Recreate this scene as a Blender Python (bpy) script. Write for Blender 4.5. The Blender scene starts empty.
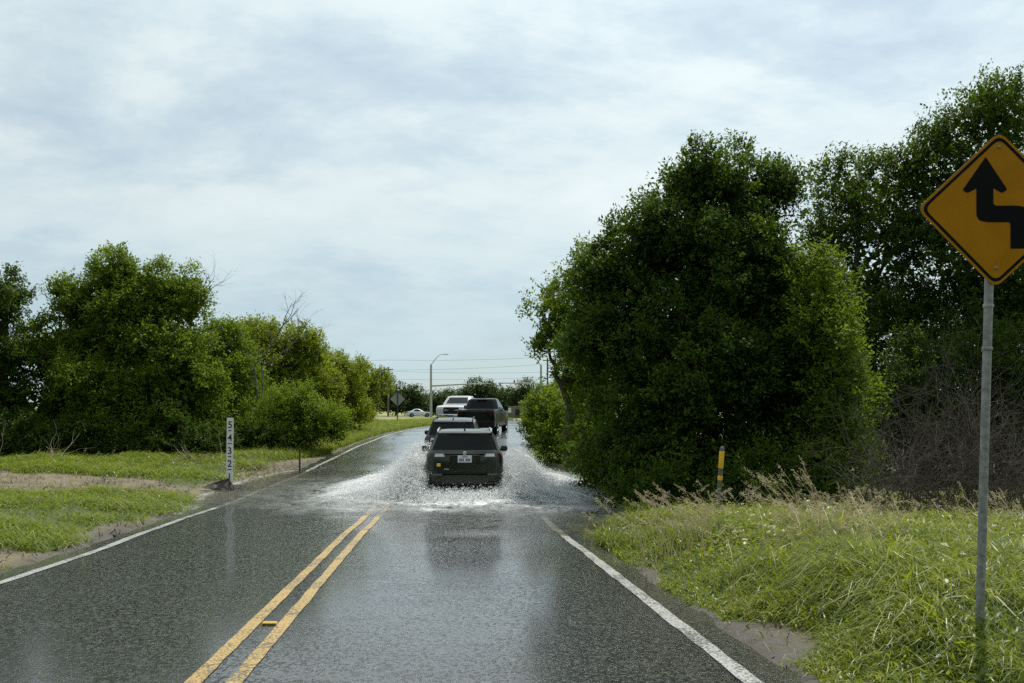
import bpy, math, random
import numpy as np
from mathutils import Vector, Matrix

scene = bpy.context.scene
col = scene.collection
R = math.radians
rng = np.random.default_rng(7)
random.seed(7)
F, HOR, CAMZ = 1000.0, 405.0, 1.6           # focal length in pixels, horizon row, eye height


def wx(px, Y):
    return (px - 512.0) / F * Y


def wz(py, Y):
    return CAMZ + (HOR - py) / F * Y


# ------------------------------------------------------------------ basic helpers
def tag(o, label=None, cat=None, group=None, kind=None):
    if label: o['label'] = label
    if cat: o['category'] = cat
    if group: o['group'] = group
    if kind: o['kind'] = kind
    return o


def empty(name, loc=(0, 0, 0), rot=(0, 0, 0)):
    o = bpy.data.objects.new(name, None)
    o.empty_display_size = 0.2
    o.location = loc
    o.rotation_euler = rot
    col.objects.link(o)
    return o


def raw(name, V, polys, mat, parent=None, smooth=False, attrs=None, loc=None):
    """V: (n,3) array; polys: (m,k) int array or list of tuples"""
    me = bpy.data.meshes.new(name)
    V = np.asarray(V, dtype=np.float32)
    if isinstance(polys, np.ndarray):
        m, k = polys.shape
        me.vertices.add(len(V)); me.vertices.foreach_set('co', V.ravel())
        me.loops.add(m * k); me.loops.foreach_set('vertex_index', polys.astype(np.int32).ravel())
        me.polygons.add(m)
        me.polygons.foreach_set('loop_start', np.arange(0, m * k, k, dtype=np.int32))
        me.polygons.foreach_set('loop_total', np.full(m, k, dtype=np.int32))
        me.update(calc_edges=True)
    else:
        me.from_pydata([tuple(map(float, v)) for v in V], [], [tuple(p) for p in polys])
        me.update()
    if attrs:
        for an, av in attrs.items():
            a = me.attributes.new(an, 'FLOAT', 'POINT')
            a.data.foreach_set('value', np.asarray(av, dtype=np.float32))
    if smooth:
        me.polygons.foreach_set('use_smooth', np.ones(len(me.polygons), dtype=bool))
    me.materials.append(mat)
    o = bpy.data.objects.new(name, me)
    col.objects.link(o)
    if parent is not None: o.parent = parent
    if loc is not None: o.location = loc
    return o


class MB:
    def __init__(s):
        s.v, s.f = [], []

    def add(s, vs, fs):
        b = len(s.v)
        s.v += [tuple(v) for v in vs]
        s.f += [tuple(i + b for i in f) for f in fs]
        return s

    def box(s, c, d, bev=0.0, M=None):
        cx_, cy_, cz_ = c
        hx, hy, hz = d[0] / 2, d[1] / 2, d[2] / 2
        if bev <= 0:
            vs = [(cx_ + a * hx, cy_ + b * hy, cz_ + e * hz) for e in (-1, 1) for b in (-1, 1) for a in (-1, 1)]
            fs = [(0, 2, 3, 1), (4, 5, 7, 6), (0, 1, 5, 4), (2, 6, 7, 3), (0, 4, 6, 2), (1, 3, 7, 5)]
        else:
            b_ = min(bev, hx * .95, hy * .95, hz * .95)
            ring = []
            for (zz, ins) in ((-hz, b_), (-hz + b_, 0), (hz - b_, 0), (hz, b_)):
                for (sx, sy) in ((-1, -1), (1, -1), (1, 1), (-1, 1)):
                    if sx * sy > 0:
                        pr = [(sx * (hx - ins), sy * (hy - b_)), (sx * (hx - b_), sy * (hy - ins))]
                    else:
                        pr = [(sx * (hx - b_), sy * (hy - ins)), (sx * (hx - ins), sy * (hy - b_))]
                    for (a, e) in pr: ring.append((cx_ + a, cy_ + e, cz_ + zz))
            vs = ring
            fs = [tuple(range(7, -1, -1)), tuple(range(24, 32))]
            for k in range(3):
                for i in range(8):
                    j = (i + 1) % 8
                    fs.append((k * 8 + i, k * 8 + j, (k + 1) * 8 + j, (k + 1) * 8 + i))
        if M is not None: vs = [tuple(M @ Vector(v)) for v in vs]
        return s.add(vs, fs)

    def tube(s, pts, rad, n=8, cap=True):
        pts = [Vector(p) for p in pts]
        if not hasattr(rad, '__len__'): rad = [rad] * len(pts)
        vs, fs = [], []
        prev = None
        for i, p in enumerate(pts):
            t = (pts[min(i + 1, len(pts) - 1)] - pts[max(i - 1, 0)])
            t = t.normalized() if t.length > 1e-9 else Vector((0, 0, 1))
            if prev is None:
                a = t.cross(Vector((0.3, 0.1, 1)))
                if a.length < 1e-3: a = t.cross(Vector((1, 0, 0)))
                a.normalize()
            else:
                a = (prev - t * prev.dot(t)).normalized()
            prev = a
            b = t.cross(a)
            for k in range(n):
                th = 2 * math.pi * k / n
                vs.append(tuple(p + (a * math.cos(th) + b * math.sin(th)) * rad[i]))
        for i in range(len(pts) - 1):
            for k in range(n):
                j = (k + 1) % n
                fs.append((i * n + k, i * n + j, (i + 1) * n + j, (i + 1) * n + k))
        if cap:
            fs.append(tuple(range(n - 1, -1, -1)))
            fs.append(tuple((len(pts) - 1) * n + k for k in range(n)))
        return s.add(vs, fs)

    def lathe(s, prof, n=24, axis='Z', o=(0, 0, 0)):
        """prof: (radius, height) pairs about an axis"""
        vs, fs = [], []
        for (r, h) in prof:
            for k in range(n):
                th = 2 * math.pi * k / n
                a, b = r * math.cos(th), r * math.sin(th)
                p = (a, b, h) if axis == 'Z' else ((h, a, b) if axis == 'X' else (b, h, a))
                vs.append((p[0] + o[0], p[1] + o[1], p[2] + o[2]))
        for i in range(len(prof) - 1):
            for k in range(n):
                j = (k + 1) % n
                fs.append((i * n + k, i * n + j, (i + 1) * n + j, (i + 1) * n + k))
        fs.append(tuple(range(n - 1, -1, -1)))
        fs.append(tuple((len(prof) - 1) * n + k for k in range(n)))
        return s.add(vs, fs)

    def prism(s, poly, y0, y1):
        """poly: outline in the X,Z plane (counter-clockwise), extruded in Y from y0 (front) to y1"""
        n = len(poly)
        vs = [(p[0], y0, p[1]) for p in poly] + [(p[0], y1, p[1]) for p in poly]
        fs = [tuple(range(n)), tuple(range(2 * n - 1, n - 1, -1))]
        for i in range(n):
            j = (i + 1) % n
            fs.append((i, i + n, j + n, j))
        return s.add(vs, fs)

    def build(s, name, mat, parent=None, smooth=False):
        o = raw(name, s.v, s.f, mat, parent)
        if smooth:
            for p in o.data.polygons: p.use_smooth = True
            try:
                o.data.set_sharp_from_angle(angle=R(38))
            except Exception:
                pass
        return o


# ------------------------------------------------------------------ materials
def mat(name):
    m = bpy.data.materials.new(name)
    m.use_nodes = True
    nt = m.node_tree
    nt.nodes.clear()
    out = nt.nodes.new('ShaderNodeOutputMaterial')
    return m, nt, out


def N(nt, t, **kw):
    n = nt.nodes.new(t)
    for k, v in kw.items():
        if k.startswith('_'):
            setattr(n, k[1:], v)
        else:
            n.inputs[k.replace('__', ' ')].default_value = v
    return n


def L(nt, a, b):
    nt.links.new(a, b)


def noise(nt, vec, scale, detail=4.0, rough=.55, dim='3D'):
    n = nt.nodes.new('ShaderNodeTexNoise')
    n.noise_dimensions = dim
    n.inputs['Scale'].default_value = scale
    n.inputs['Detail'].default_value = detail
    n.inputs['Roughness'].default_value = rough
    if vec is not None: nt.links.new(vec, n.inputs['Vector'])
    return n.outputs['Fac']


def ramp(nt, fac, stops):
    r = nt.nodes.new('ShaderNodeValToRGB')
    e = r.color_ramp.elements
    while len(e) > 1: e.remove(e[-1])
    e[0].position = stops[0][0]; e[0].color = tuple(stops[0][1]) + (1,) if len(stops[0][1]) == 3 else stops[0][1]
    for p, c in stops[1:]:
        x = e.new(p); x.color = tuple(c) + (1,) if len(c) == 3 else c
    nt.links.new(fac, r.inputs['Fac'])
    return r.outputs['Color']


def g(v): return (v, v, v)


def math_(nt, op, a, b=None, clamp=False):
    n = nt.nodes.new('ShaderNodeMath')
    n.operation = op
    n.use_clamp = clamp
    for i, x in enumerate((a, b)):
        if x is None: continue
        if isinstance(x, (int, float)): n.inputs[i].default_value = x
        else: nt.links.new(x, n.inputs[i])
    return n.outputs[0]


def mixc(nt, fac, a, b):
    n = nt.nodes.new('ShaderNodeMix')
    n.data_type = 'RGBA'
    for s, x in ((n.inputs[0], fac), (n.inputs[6], a), (n.inputs[7], b)):
        if isinstance(x, (int, float)): s.default_value = x
        elif isinstance(x, tuple): s.default_value = x + (1,) if len(x) == 3 else x
        else: nt.links.new(x, s)
    return n.outputs[2]


def attr(nt, name):
    n = nt.nodes.new('ShaderNodeAttribute')
    n.attribute_name = name
    return n.outputs['Fac']


def objco(nt):
    return nt.nodes.new('ShaderNodeTexCoord').outputs['Object']


def geopos(nt):
    return nt.nodes.new('ShaderNodeNewGeometry').outputs['Position']


def bump(nt, h, strength=.3, dist=.01, normal=None):
    b = nt.nodes.new('ShaderNodeBump')
    b.inputs['Strength'].default_value = strength
    b.inputs['Distance'].default_value = dist
    nt.links.new(h, b.inputs['Height'])
    if normal is not None: nt.links.new(normal, b.inputs['Normal'])
    return b.outputs['Normal']


def simple(name, c, rough=.5, metal=0.0, var=.15, scale=6.0, bmp=0.0, spec=.5, coat=0.0, bscale=None):
    m, nt, out = mat(name)
    p = N(nt, 'ShaderNodeBsdfPrincipled')
    co = objco(nt)
    f = noise(nt, co, scale, 5)
    c0 = tuple(x * (1 - var) for x in c); c1 = tuple(min(1, x * (1 + var)) for x in c)
    L(nt, ramp(nt, f, [(.3, c0), (.7, c1)]), p.inputs['Base Color'])
    L(nt, ramp(nt, f, [(.3, g(max(0, rough - .06))), (.7, g(min(1, rough + .06)))]), p.inputs['Roughness'])
    p.inputs['Metallic'].default_value = metal
    p.inputs['Specular IOR Level'].default_value = spec
    p.inputs['Coat Weight'].default_value = coat
    p.inputs['Coat Roughness'].default_value = .04
    if bmp > 0:
        L(nt, bump(nt, noise(nt, co, bscale or scale * 6, 4), .5, bmp), p.inputs['Normal'])
    L(nt, p.outputs[0], out.inputs['Surface'])
    return m


def foliage(name, stops, transl=.35, tc=(.10, .20, .02), rough=.45, spec=.35):
    m, nt, out = mat(name)
    t = attr(nt, 'tone')
    c = ramp(nt, t, stops)
    p = N(nt, 'ShaderNodeBsdfPrincipled')
    L(nt, c, p.inputs['Base Color'])
    p.inputs['Roughness'].default_value = rough
    p.inputs['Specular IOR Level'].default_value = spec
    tr = N(nt, 'ShaderNodeBsdfTranslucent')
    L(nt, mixc(nt, .5, c, tc), tr.inputs['Color'])
    mx = N(nt, 'ShaderNodeMixShader', Fac=transl)
    L(nt, p.outputs[0], mx.inputs[1]); L(nt, tr.outputs[0], mx.inputs[2])
    L(nt, mx.outputs[0], out.inputs['Surface'])
    return m


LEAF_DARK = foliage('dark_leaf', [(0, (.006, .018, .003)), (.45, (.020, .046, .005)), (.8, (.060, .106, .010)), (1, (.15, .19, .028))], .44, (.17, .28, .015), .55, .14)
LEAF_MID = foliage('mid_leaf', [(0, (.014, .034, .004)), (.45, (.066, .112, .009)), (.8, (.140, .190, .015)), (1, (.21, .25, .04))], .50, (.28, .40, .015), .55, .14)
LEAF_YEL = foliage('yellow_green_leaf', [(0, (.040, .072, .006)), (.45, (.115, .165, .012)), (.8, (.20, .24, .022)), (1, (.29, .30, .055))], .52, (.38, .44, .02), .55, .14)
LEAF_FAR = foliage('far_leaf', [(0, (.016, .036, .010)), (.5, (.036, .066, .016)), (1, (.08, .12, .03))], .4, (.12, .18, .03), .5, .2)
GRASS_R = foliage('tall_grass_blade', [(0, (.040, .075, .006)), (.45, (.125, .175, .012)), (.85, (.25, .275, .030)), (.95, (.42, .38, .12)), (1, (.68, .64, .45))], .48, (.36, .42, .02), .38, .4)
GRASS_L = foliage('verge_grass_blade', [(0, (.040, .075, .006)), (.45, (.125, .180, .012)), (.88, (.23, .265, .032)), (1, (.46, .40, .18))], .45, (.34, .42, .02), .40, .4)
STRAW = foliage('straw', [(0, (.22, .17, .08)), (.5, (.38, .31, .17)), (1, (.58, .50, .33))], .35, (.5, .42, .25), .5, .3)
BARK = simple('bark', (.075, .060, .045), .85, var=.4, scale=9, bmp=.02)
BARK_DEAD = simple('dead_bark', (.15, .135, .115), .85, var=.3, scale=9, bmp=.01)
TWIG = simple('dead_twig', (.095, .078, .058), .9, var=.45, scale=3)
TWIG_PALE = simple('pale_twig', (.30, .25, .16), .85, var=.4, scale=3)
THATCH = simple('wet_thatch', (.035, .027, .018), .7, var=.5, scale=20, bmp=.03)
GALV = simple('galvanised_steel', (.26, .265, .25), .6, .35, var=.38, scale=22, bmp=.003)
GALV_FAR = simple('pole_steel', (.30, .31, .31), .55, .3, var=.1)
WOODPOLE = simple('creosote_pole', (.10, .075, .055), .85, var=.3)
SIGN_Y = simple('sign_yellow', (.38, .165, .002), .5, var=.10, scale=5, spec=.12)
SIGN_K = simple('sign_black', (.003, .003, .003), .55, var=.2, spec=.12)
SIGN_BACK = simple('sign_back', (.25, .26, .25), .5, .4, var=.15)
REFL_Y = simple('reflective_yellow', (.80, .46, .015), .45, var=.25, scale=60, bmp=.002)
POSTGRAY = simple('marker_post_gray', (.16, .17, .14), .6, var=.25, scale=12)
WHITEBOARD = simple('gauge_white', (.62, .62, .58), .55, var=.12, scale=8)
INK = simple('gauge_black', (.02, .02, .02), .6)
BLACKPOST = simple('dark_post', (.03, .03, .025), .7)
BRICK = simple('far_masonry', (.11, .10, .085), .9, var=.3, scale=1.2)
BRICKTOP = simple('far_masonry_cap', (.30, .24, .10), .8)
STUDY = simple('road_stud', (.55, .34, .04), .4)


# car materials
def paint(name, c, metal=.5, rough=.28, coat=.5, spec=.5):
    m, nt, out = mat(name)
    p = N(nt, 'ShaderNodeBsdfPrincipled')
    f = noise(nt, objco(nt), 2.5, 6, .65)
    L(nt, ramp(nt, f, [(.35, tuple(x * .8 for x in c)), (.75, tuple(x * 1.2 + .004 for x in c))]), p.inputs['Base Color'])
    L(nt, ramp(nt, f, [(.35, g(rough - .08)), (.75, g(rough + .14))]), p.inputs['Roughness'])
    p.inputs['Metallic'].default_value = metal
    p.inputs['Coat Weight'].default_value = coat
    p.inputs['Specular IOR Level'].default_value = spec
    p.inputs['Coat Roughness'].default_value = .06
    L(nt, p.outputs[0], out.inputs['Surface'])
    return m


P_GREEN = paint('paint_dark_olive', (.020, .024, .015), .25, .28, .35, .35)
P_DARK = paint('paint_charcoal', (.010, .011, .010), .1, .28, .25, .3)
P_BLACK = paint('paint_black', (.004, .004, .004), 0, .25, .2, .2)
P_WHITE = paint('paint_white', (.46, .465, .45), 0, .3)
P_SILVER = paint('paint_silver', (.55, .57, .58), .35)
GLASS = simple('tinted_glass', (.004, .005, .0045), .05, var=.3, spec=.16)
TRIM = simple('black_trim', (.011, .011, .010), .6, spec=.25)
RUBBER = simple('tyre_rubber', (.018, .018, .017), .85, bmp=.004)
CHROME = simple('chrome', (.70, .70, .70), .15, 1.0)
ALLOY = simple('alloy', (.42, .43, .43), .3, .9)
LAMP_RED = simple('lamp_red', (.035, .004, .003), .12, spec=.5)
LAMP_CLEAR = simple('lamp_clear', (.42, .44, .43), .14, .2, spec=.8)
LAMP_AMBER = simple('lamp_amber', (.70, .40, .08), .2)
PLATE = simple('plate_white', (.52, .54, .53), .4)
PLATE_INK = simple('plate_ink', (.05, .06, .08), .5)
STICKER = simple('yellow_sticker', (.55, .42, .06), .5)

# ------------------------------------------------------------------ road and terrain functions
_Y = np.linspace(-60, 400, 4601)


def spline(pts, sig):
    p = np.array(pts, float)
    v = np.interp(_Y, p[:, 0], p[:, 1])
    k = np.arange(-int(3 * sig * 10), int(3 * sig * 10) + 1) / 10.0
    w = np.exp(-.5 * (k / sig) ** 2); w /= w.sum()
    return np.convolve(np.pad(v, len(k) // 2, mode='edge'), w, 'valid')


_CX = spline([(-60, 2.1), (0, -1.46), (6.5, -1.89), (11, -2.22), (18, -2.66), (25, -3.05), (30, -3.28), (36, -3.36), (42, -3.18), (48, -2.85), (56, -2.25), (62, -1.65), (70, -.7), (80, .9), (90, 2.9), (100, 5.2), (125, 12), (150, 18), (180, 22), (400, 30)], 2.2)
_ZR = spline([(-60, .9), (-20, .62), (0, 0), (6, -.205), (12, -.41), (17, -.57), (22, -.70), (27, -.745), (33, -.69), (38, -.50), (43, -.24), (48, .02), (56, .22), (70, .30), (90, .18), (120, -.1), (160, -.5), (190, -.66), (400, -.7)], 1.6)
_ZS = spline([(-60, .9), (-20, .62), (0, 0), (6, -.205), (12, -.41), (17, -.57), (22, -.66), (27, -.70), (33, -.64), (38, -.48), (43, -.28), (48, -.04), (56, .18), (70, .28), (90, .18), (120, -.1), (160, -.5), (190, -.66), (400, -.7)], 3.0)


def cx(y): return np.interp(y, _Y, _CX)


def zr(y): return np.interp(y, _Y, _ZR)


def heading(y):
    return math.atan2(float(cx(y + 1.5) - cx(y - 1.5)), 3.0)


HALF, LINE = 3.80, 3.45
WATER = -0.585


def sstep(a, b, x):
    t = np.clip((x - a) / (b - a), 0, 1)
    return t * t * (3 - 2 * t)


_nr = np.random.default_rng(3)
_nw = [(_nr.normal(0, 1, 2), _nr.uniform(0, 6.28)) for _ in range(24)]


def wob(x, y, f):
    s = 0
    for i, (k, ph) in enumerate(_nw):
        s = s + np.sin((k[0] * x + k[1] * y) * f + ph)
    return s / 5.0


def tilt(y):
    return .022 * sstep(11, 20, y) * (1 - sstep(42, 58, y))


def undul(x, y):
    return .017 * sstep(11.5, 16, np.asarray(y, float)) * wob(np.asarray(x, float) * 1.0, np.asarray(y, float) * .6, 1.15)


def zroad(x, y):
    d = np.clip((np.asarray(x) - cx(y)) / HALF, -1, 1)
    return zr(y) + .06 * (1 - d * d) + undul(x, y) - tilt(y) * d * HALF


def ground_z(x, y):
    x = np.asarray(x, float); y = np.asarray(y, float)
    d = x - cx(y)
    e = np.abs(d) - HALF
    left = d < 0
    lift = tilt(y) * HALF * np.where(left, 1, -1)
    zs = np.interp(y, _Y, _ZS) + lift
    wl = sstep(0, 1, (e - .1) / 2.2)
    bank_l = .20 * wl + .10 * sstep(3, 9, e)
    near = 1 - sstep(18.8, 22.5, y)
    bank_r = (.25 - .10 * sstep(9, 15, y)) * sstep(.35, 1.6, e) * near + (1 - near) * (.30 * sstep(1.2, 3.2, e) - .03 * (1 - sstep(.4, 1.6, e)))
    far = sstep(45, 75, y)
    bank = np.where(left, bank_l, bank_r) * (1 - far) + far * .03
    b = sstep(0.0, 1.2, e)
    z = (zr(y) + lift) * (1 - b) + zs * b + bank
    amp = sstep(.3, 2.0, e) * (1 - sstep(60, 120, y))
    z = z + amp * (.035 * wob(x, y, .9) + .02 * wob(x + 9, y, 2.6))
    z = z - .02
    return np.where(e < .05, zr(y) - tilt(y) * np.clip(d, -HALF, HALF) - .12 + .05 * (1 - np.clip(d / HALF, -1, 1) ** 2), z)


def blob(x, y, x0, y0, rx, ry):
    return 1 - sstep(.55, 1.25, np.sqrt(((x - x0) / rx) ** 2 + ((y - y0) / ry) ** 2) + .16 * wob(x, y, 1.7))


def dirt_mask(x, y):
    x = np.asarray(x, float); y = np.asarray(y, float)
    d = x - cx(y)
    e = np.abs(d) - HALF
    w = .12 * wob(x, y, 2.2)
    # bare shoulder along both asphalt edges
    lw = .22 + .95 * sstep(21, 25, y) * (1 - sstep(35, 40, y)) + .02 * sstep(40, 50, y)
    m = np.where(d < 0, 1 - sstep(lw * .6, lw * 1.5, e + w), 1 - sstep(-.02, .22, e + w))
    # farm track on the left
    ty = 24.4 + .10 * (-x - 8) + .45 * np.sin(x * .35)
    hw = 2.8 * sstep(6.6, 11.5, -x) + .35
    tr = (1 - sstep(.75, 1.2, np.abs(y - ty) / hw + w)) * sstep(7.0, 8.2, -x) * (d < 0)
    m = np.maximum(m, tr)
    m = np.maximum(m, blob(x, y, -6.9, 13.2, 1.5, .7) * (d < 0))
    m = np.maximum(m, blob(x, y, -6.75, 17.4, .45, 2.6) * (d < 0) * .8)
    m = np.maximum(m, blob(x, y, 2.05, 7.9, .42, 1.05) * (d > 0))
    m = np.where(e < -.3, 1.0, m)
    return np.clip(m, 0, 1)


# ------------------------------------------------------------------ ground
def axis(lo, hi, step, far_lo, far_hi, gr=1.12):
    a = list(np.arange(lo, hi + 1e-6, step))
    s, v = step, hi
    while v < far_hi:
        s *= gr; v += s; a.append(v)
    s, v = step, lo
    pre = []
    while v > far_lo:
        s *= gr; v -= s; pre.append(v)
    return np.array(pre[::-1] + a)


gx = axis(-17, 11, .2, -1500, 1500)
gy = axis(2, 50, .25, -60, 3000, 1.07)
GX, GY = np.meshgrid(gx, gy)
GZ = ground_z(GX, GY)
nx, ny = len(gx), len(gy)
idx = np.arange(nx * ny).reshape(ny, nx)
quads = np.stack([idx[:-1, :-1], idx[:-1, 1:], idx[1:, 1:], idx[1:, :-1]], -1).reshape(-1, 4)


def ground_material():
    m, nt, out = mat('verge_ground')
    p = N(nt, 'ShaderNodeBsdfPrincipled')
    pos = geopos(nt)
    n1 = noise(nt, pos, 1.3, 6, .6); n2 = noise(nt, pos, 14, 5, .6); n3 = noise(nt, pos, 60, 3, .6)
    dirt = mixc(nt, n2, (.095, .078, .044), (.24, .195, .112))
    dirt = mixc(nt, ramp(nt, n3, [(.55, g(0)), (.72, g(1))]), dirt, (.36, .33, .27))
    dirt = mixc(nt, ramp(nt, n1, [(.35, g(.7)), (.6, g(0))]), dirt, (.075, .058, .036))
    dirt = mixc(nt, math_(nt, 'MULTIPLY', attr(nt, 'gravel'), .85), dirt, mixc(nt, n3, (.018, .017, .015), (.11, .105, .095)))
    grs = mixc(nt, n2, (.030, .042, .010), (.085, .105, .022))
    gold = mixc(nt, n1, (.20, .20, .06), (.34, .30, .12))
    sep = N(nt, 'ShaderNodeSeparateXYZ'); L(nt, pos, sep.inputs[0])
    fy = N(nt, 'ShaderNodeMapRange'); L(nt, sep.outputs['Y'], fy.inputs[0])
    fy.inputs[1].default_value = 50; fy.inputs[2].default_value = 95
    gfar = mixc(nt, n1, (.13, .17, .03), (.24, .24, .07))
    grs = mixc(nt, fy.outputs[0], grs, mixc(nt, ramp(nt, noise(nt, pos, .09, 3), [(.42, g(0)), (.6, g(1))]), gfar, gold))
    d = math_(nt, 'ADD', attr(nt, 'dirt'), math_(nt, 'MULTIPLY', math_(nt, 'ADD', math_(nt, 'MULTIPLY', math_(nt, 'SUBTRACT', n2, .5), 1.1), math_(nt, 'MULTIPLY', math_(nt, 'SUBTRACT', noise(nt, pos, 4, 4, .6), .5), 1.0)), 1.0))
    c = mixc(nt, ramp(nt, d, [(.38, g(0)), (.62, g(1))]), grs, dirt)
    L(nt, c, p.inputs['Base Color'])
    L(nt, ramp(nt, n1, [(.3, g(.55)), (.65, g(.95))]), p.inputs['Roughness'])
    p.inputs['Specular IOR Level'].default_value = .3
    h = math_(nt, 'ADD', n2, math_(nt, 'MULTIPLY', n3, .4))
    L(nt, bump(nt, h, .9, .035), p.inputs['Normal'])
    L(nt, p.outputs[0], out.inputs['Surface'])
    return m


gnd = raw('ground', np.stack([GX, GY, GZ], -1).reshape(-1, 3), quads, ground_material(), smooth=True,
          attrs={'dirt': dirt_mask(GX, GY).ravel(), 'gravel': (1 - sstep(.15, .75, np.abs(GX - cx(GY)) - HALF + .15 * wob(GX, GY, 2.0))).ravel()})
tag(gnd, kind='structure', label='grassy verges and bare dirt either side of the road')


# ------------------------------------------------------------------ road
def strip(name, d0, d1, y0, y1, m, dz, step=.3, nd=9, ragged=0.0, seed=0, kind='structure', label=None):
    ys = np.arange(y0, y1 + step, step)
    V, A = [], []
    r_ = np.random.default_rng(seed)
    jag = r_.normal(0, 1, (2, len(ys))) * ragged
    for i, y in enumerate(ys):
        a = heading(y)
        for k in range(nd):
            t = k / (nd - 1)
            d = d0 + (d1 - d0) * t
            if k == 0: d += jag[0, i]
            if k == nd - 1: d += jag[1, i]
            x = float(cx(y)) + d * math.cos(a)
            yy = y - d * math.sin(a)
            zz = float(zr(y)) + .06 * (1 - min(1, (d / HALF) ** 2)) + dz + float(undul(x, yy)) - float(tilt(y)) * d
            V.append((x, yy, zz))
    ii = np.arange(len(ys) * nd).reshape(len(ys), nd)
    q = np.stack([ii[:-1, :-1], ii[:-1, 1:], ii[1:, 1:], ii[1:, :-1]], -1).reshape(-1, 4)
    o = raw(name, V, q, m, smooth=True)
    return tag(o, kind=kind, label=label)


def wet_asphalt():
    m, nt, out = mat('wet_asphalt')
    p = N(nt, 'ShaderNodeBsdfPrincipled')
    pos = geopos(nt)
    big = noise(nt, pos, .35, 5, .6)
    mid = noise(nt, pos, 3.0, 5, .6)
    fine = noise(nt, pos, 55, 3, .7)
    vor = N(nt, 'ShaderNodeTexVoronoi', Scale=70.0); L(nt, pos, vor.inputs['Vector'])
    ag = mixc(nt, ramp(nt, vor.outputs['Color'], [(.55, g(0)), (.9, g(1))]), (.007, .0075, .007), (.028, .028, .026))
    c = mixc(nt, ramp(nt, big, [(.35, g(0)), (.7, g(.45))]), ag, (.020, .021, .020))
    wn = N(nt, 'ShaderNodeTexVoronoi', Scale=48.0); L(nt, pos, wn.inputs['Vector'])
    sepc = N(nt, 'ShaderNodeSeparateColor'); L(nt, wn.outputs['Color'], sepc.inputs[0])
    pale = math_(nt, 'MULTIPLY', ramp(nt, sepc.outputs[1], [(.84, g(0)), (.88, g(1))]), ramp(nt, wn.outputs['Distance'], [(.30, g(1)), (.42, g(0))]))
    c = mixc(nt, pale, c, (.09, .088, .082))
    L(nt, c, p.inputs['Base Color'])
    film = math_(nt, 'ADD', math_(nt, 'MULTIPLY', big, .65), math_(nt, 'MULTIPLY', mid, .35))
    p.inputs['Roughness'].default_value = .26
    p.inputs['Specular IOR Level'].default_value = .22
    stones_h = ramp(nt, noise(nt, pos, 27, 3, .6), [(.46, g(0)), (.62, g(.8))])
    h = math_(nt, 'ADD', math_(nt, 'MULTIPLY', wn.outputs['Distance'], 1.0), math_(nt, 'MULTIPLY', fine, .7))
    L(nt, bump(nt, math_(nt, 'ADD', h, stones_h), .9, .011), p.inputs['Normal'])
    # film of standing rain on top: smoother than the stones under it
    L(nt, ramp(nt, film, [(.36, g(1)), (.52, g(.9)), (.68, g(.55))]), p.inputs['Coat Weight'])
    p.inputs['Coat IOR'].default_value = 1.36
    L(nt, ramp(nt, film, [(.36, g(.05)), (.5, g(.08)), (.66, g(.13))]), p.inputs['Coat Roughness'])
    mp = N(nt, 'ShaderNodeMapping'); mp.inputs['Scale'].default_value = (1, .75, 1); L(nt, pos, mp.inputs['Vector'])
    st = noise(nt, mp.outputs[0], 27, 3, .6)
    stones = ramp(nt, st, [(.53, g(0)), (.68, g(1))])
    hs = math_(nt, 'ADD', math_(nt, 'MULTIPLY', stones, ramp(nt, film, [(.36, g(.25)), (.5, g(1))])), math_(nt, 'MULTIPLY', fine, .07))
    L(nt, bump(nt, hs, .62, .0080), p.inputs['Coat Normal'])
    L(nt, p.outputs[0], out.inputs['Surface'])
    return m


ASPH = wet_asphalt()
strip('road', -HALF, HALF, -25, 178, ASPH, 0, nd=29, ragged=.05, label='wet two lane asphalt road dipping through floodwater')


def line_paint(name, c, wear=.55):
    m, nt, out = mat(name)
    p = N(nt, 'ShaderNodeBsdfPrincipled')
    pos = geopos(nt)
    f1 = noise(nt, pos, 45, 4, .7); f2 = noise(nt, pos, 2.0, 4, .6)
    w = math_(nt, 'ADD', math_(nt, 'MULTIPLY', f1, .8), math_(nt, 'MULTIPLY', f2, .35))
    k = ramp(nt, w, [(wear + .12, g(0)), (wear + .2, g(1))])
    L(nt, mixc(nt, k, mixc(nt, f2, tuple(x * .75 for x in c), c), (.05, .05, .045)), p.inputs['Base Color'])
    p.inputs['Roughness'].default_value = .38
    L(nt, bump(nt, f1, .5, .004), p.inputs['Normal'])
    L(nt, p.outputs[0], out.inputs['Surface'])
    return m


YEL = line_paint('yellow_line_paint', (.50, .325, .085), .45)
WHT = line_paint('white_line_paint', (.45, .45, .42), .43)
for d in (-.13, .13):
    strip('road_marking_yellow_line', d - .054, d + .054, -20, 120, YEL, .006, nd=3, ragged=.004, seed=int(d * 100) + 50)
for s in (-1, 1):
    strip('road_marking_white_line', s * LINE - .066, s * LINE + .066, -20, 170, WHT, .006, nd=3, ragged=.006, seed=s + 5)

# cross road at the far junction
xs = np.linspace(-300, 300, 121)
V = []
for x in xs:
    for yy in (181, 185, 189): V.append((x, yy, float(ground_z(x, yy)) + .05))
ii = np.arange(len(V)).reshape(-1, 3)
q = np.stack([ii[:-1, :-1], ii[1:, :-1], ii[1:, 1:], ii[:-1, 1:]], -1).reshape(-1, 4)
FARASPH = simple('far_asphalt', (.10, .10, .10), .6)
tag(raw('crossing_road', V, q, FARASPH, smooth=True), kind='structure', label='crossing road at the far junction')

# raised stud between the yellow lines
sy = 8.3
t = MB(); t.box((0, 0, .010), (.125, .06, .02), .007)
st = t.build('road_stud', STUDY)
st.location = (float(cx(sy)) + .01, sy, float(zroad(cx(sy), sy)) + .004)
tag(st, 'small yellow raised road stud between the double yellow lines', 'road stud')


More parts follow.
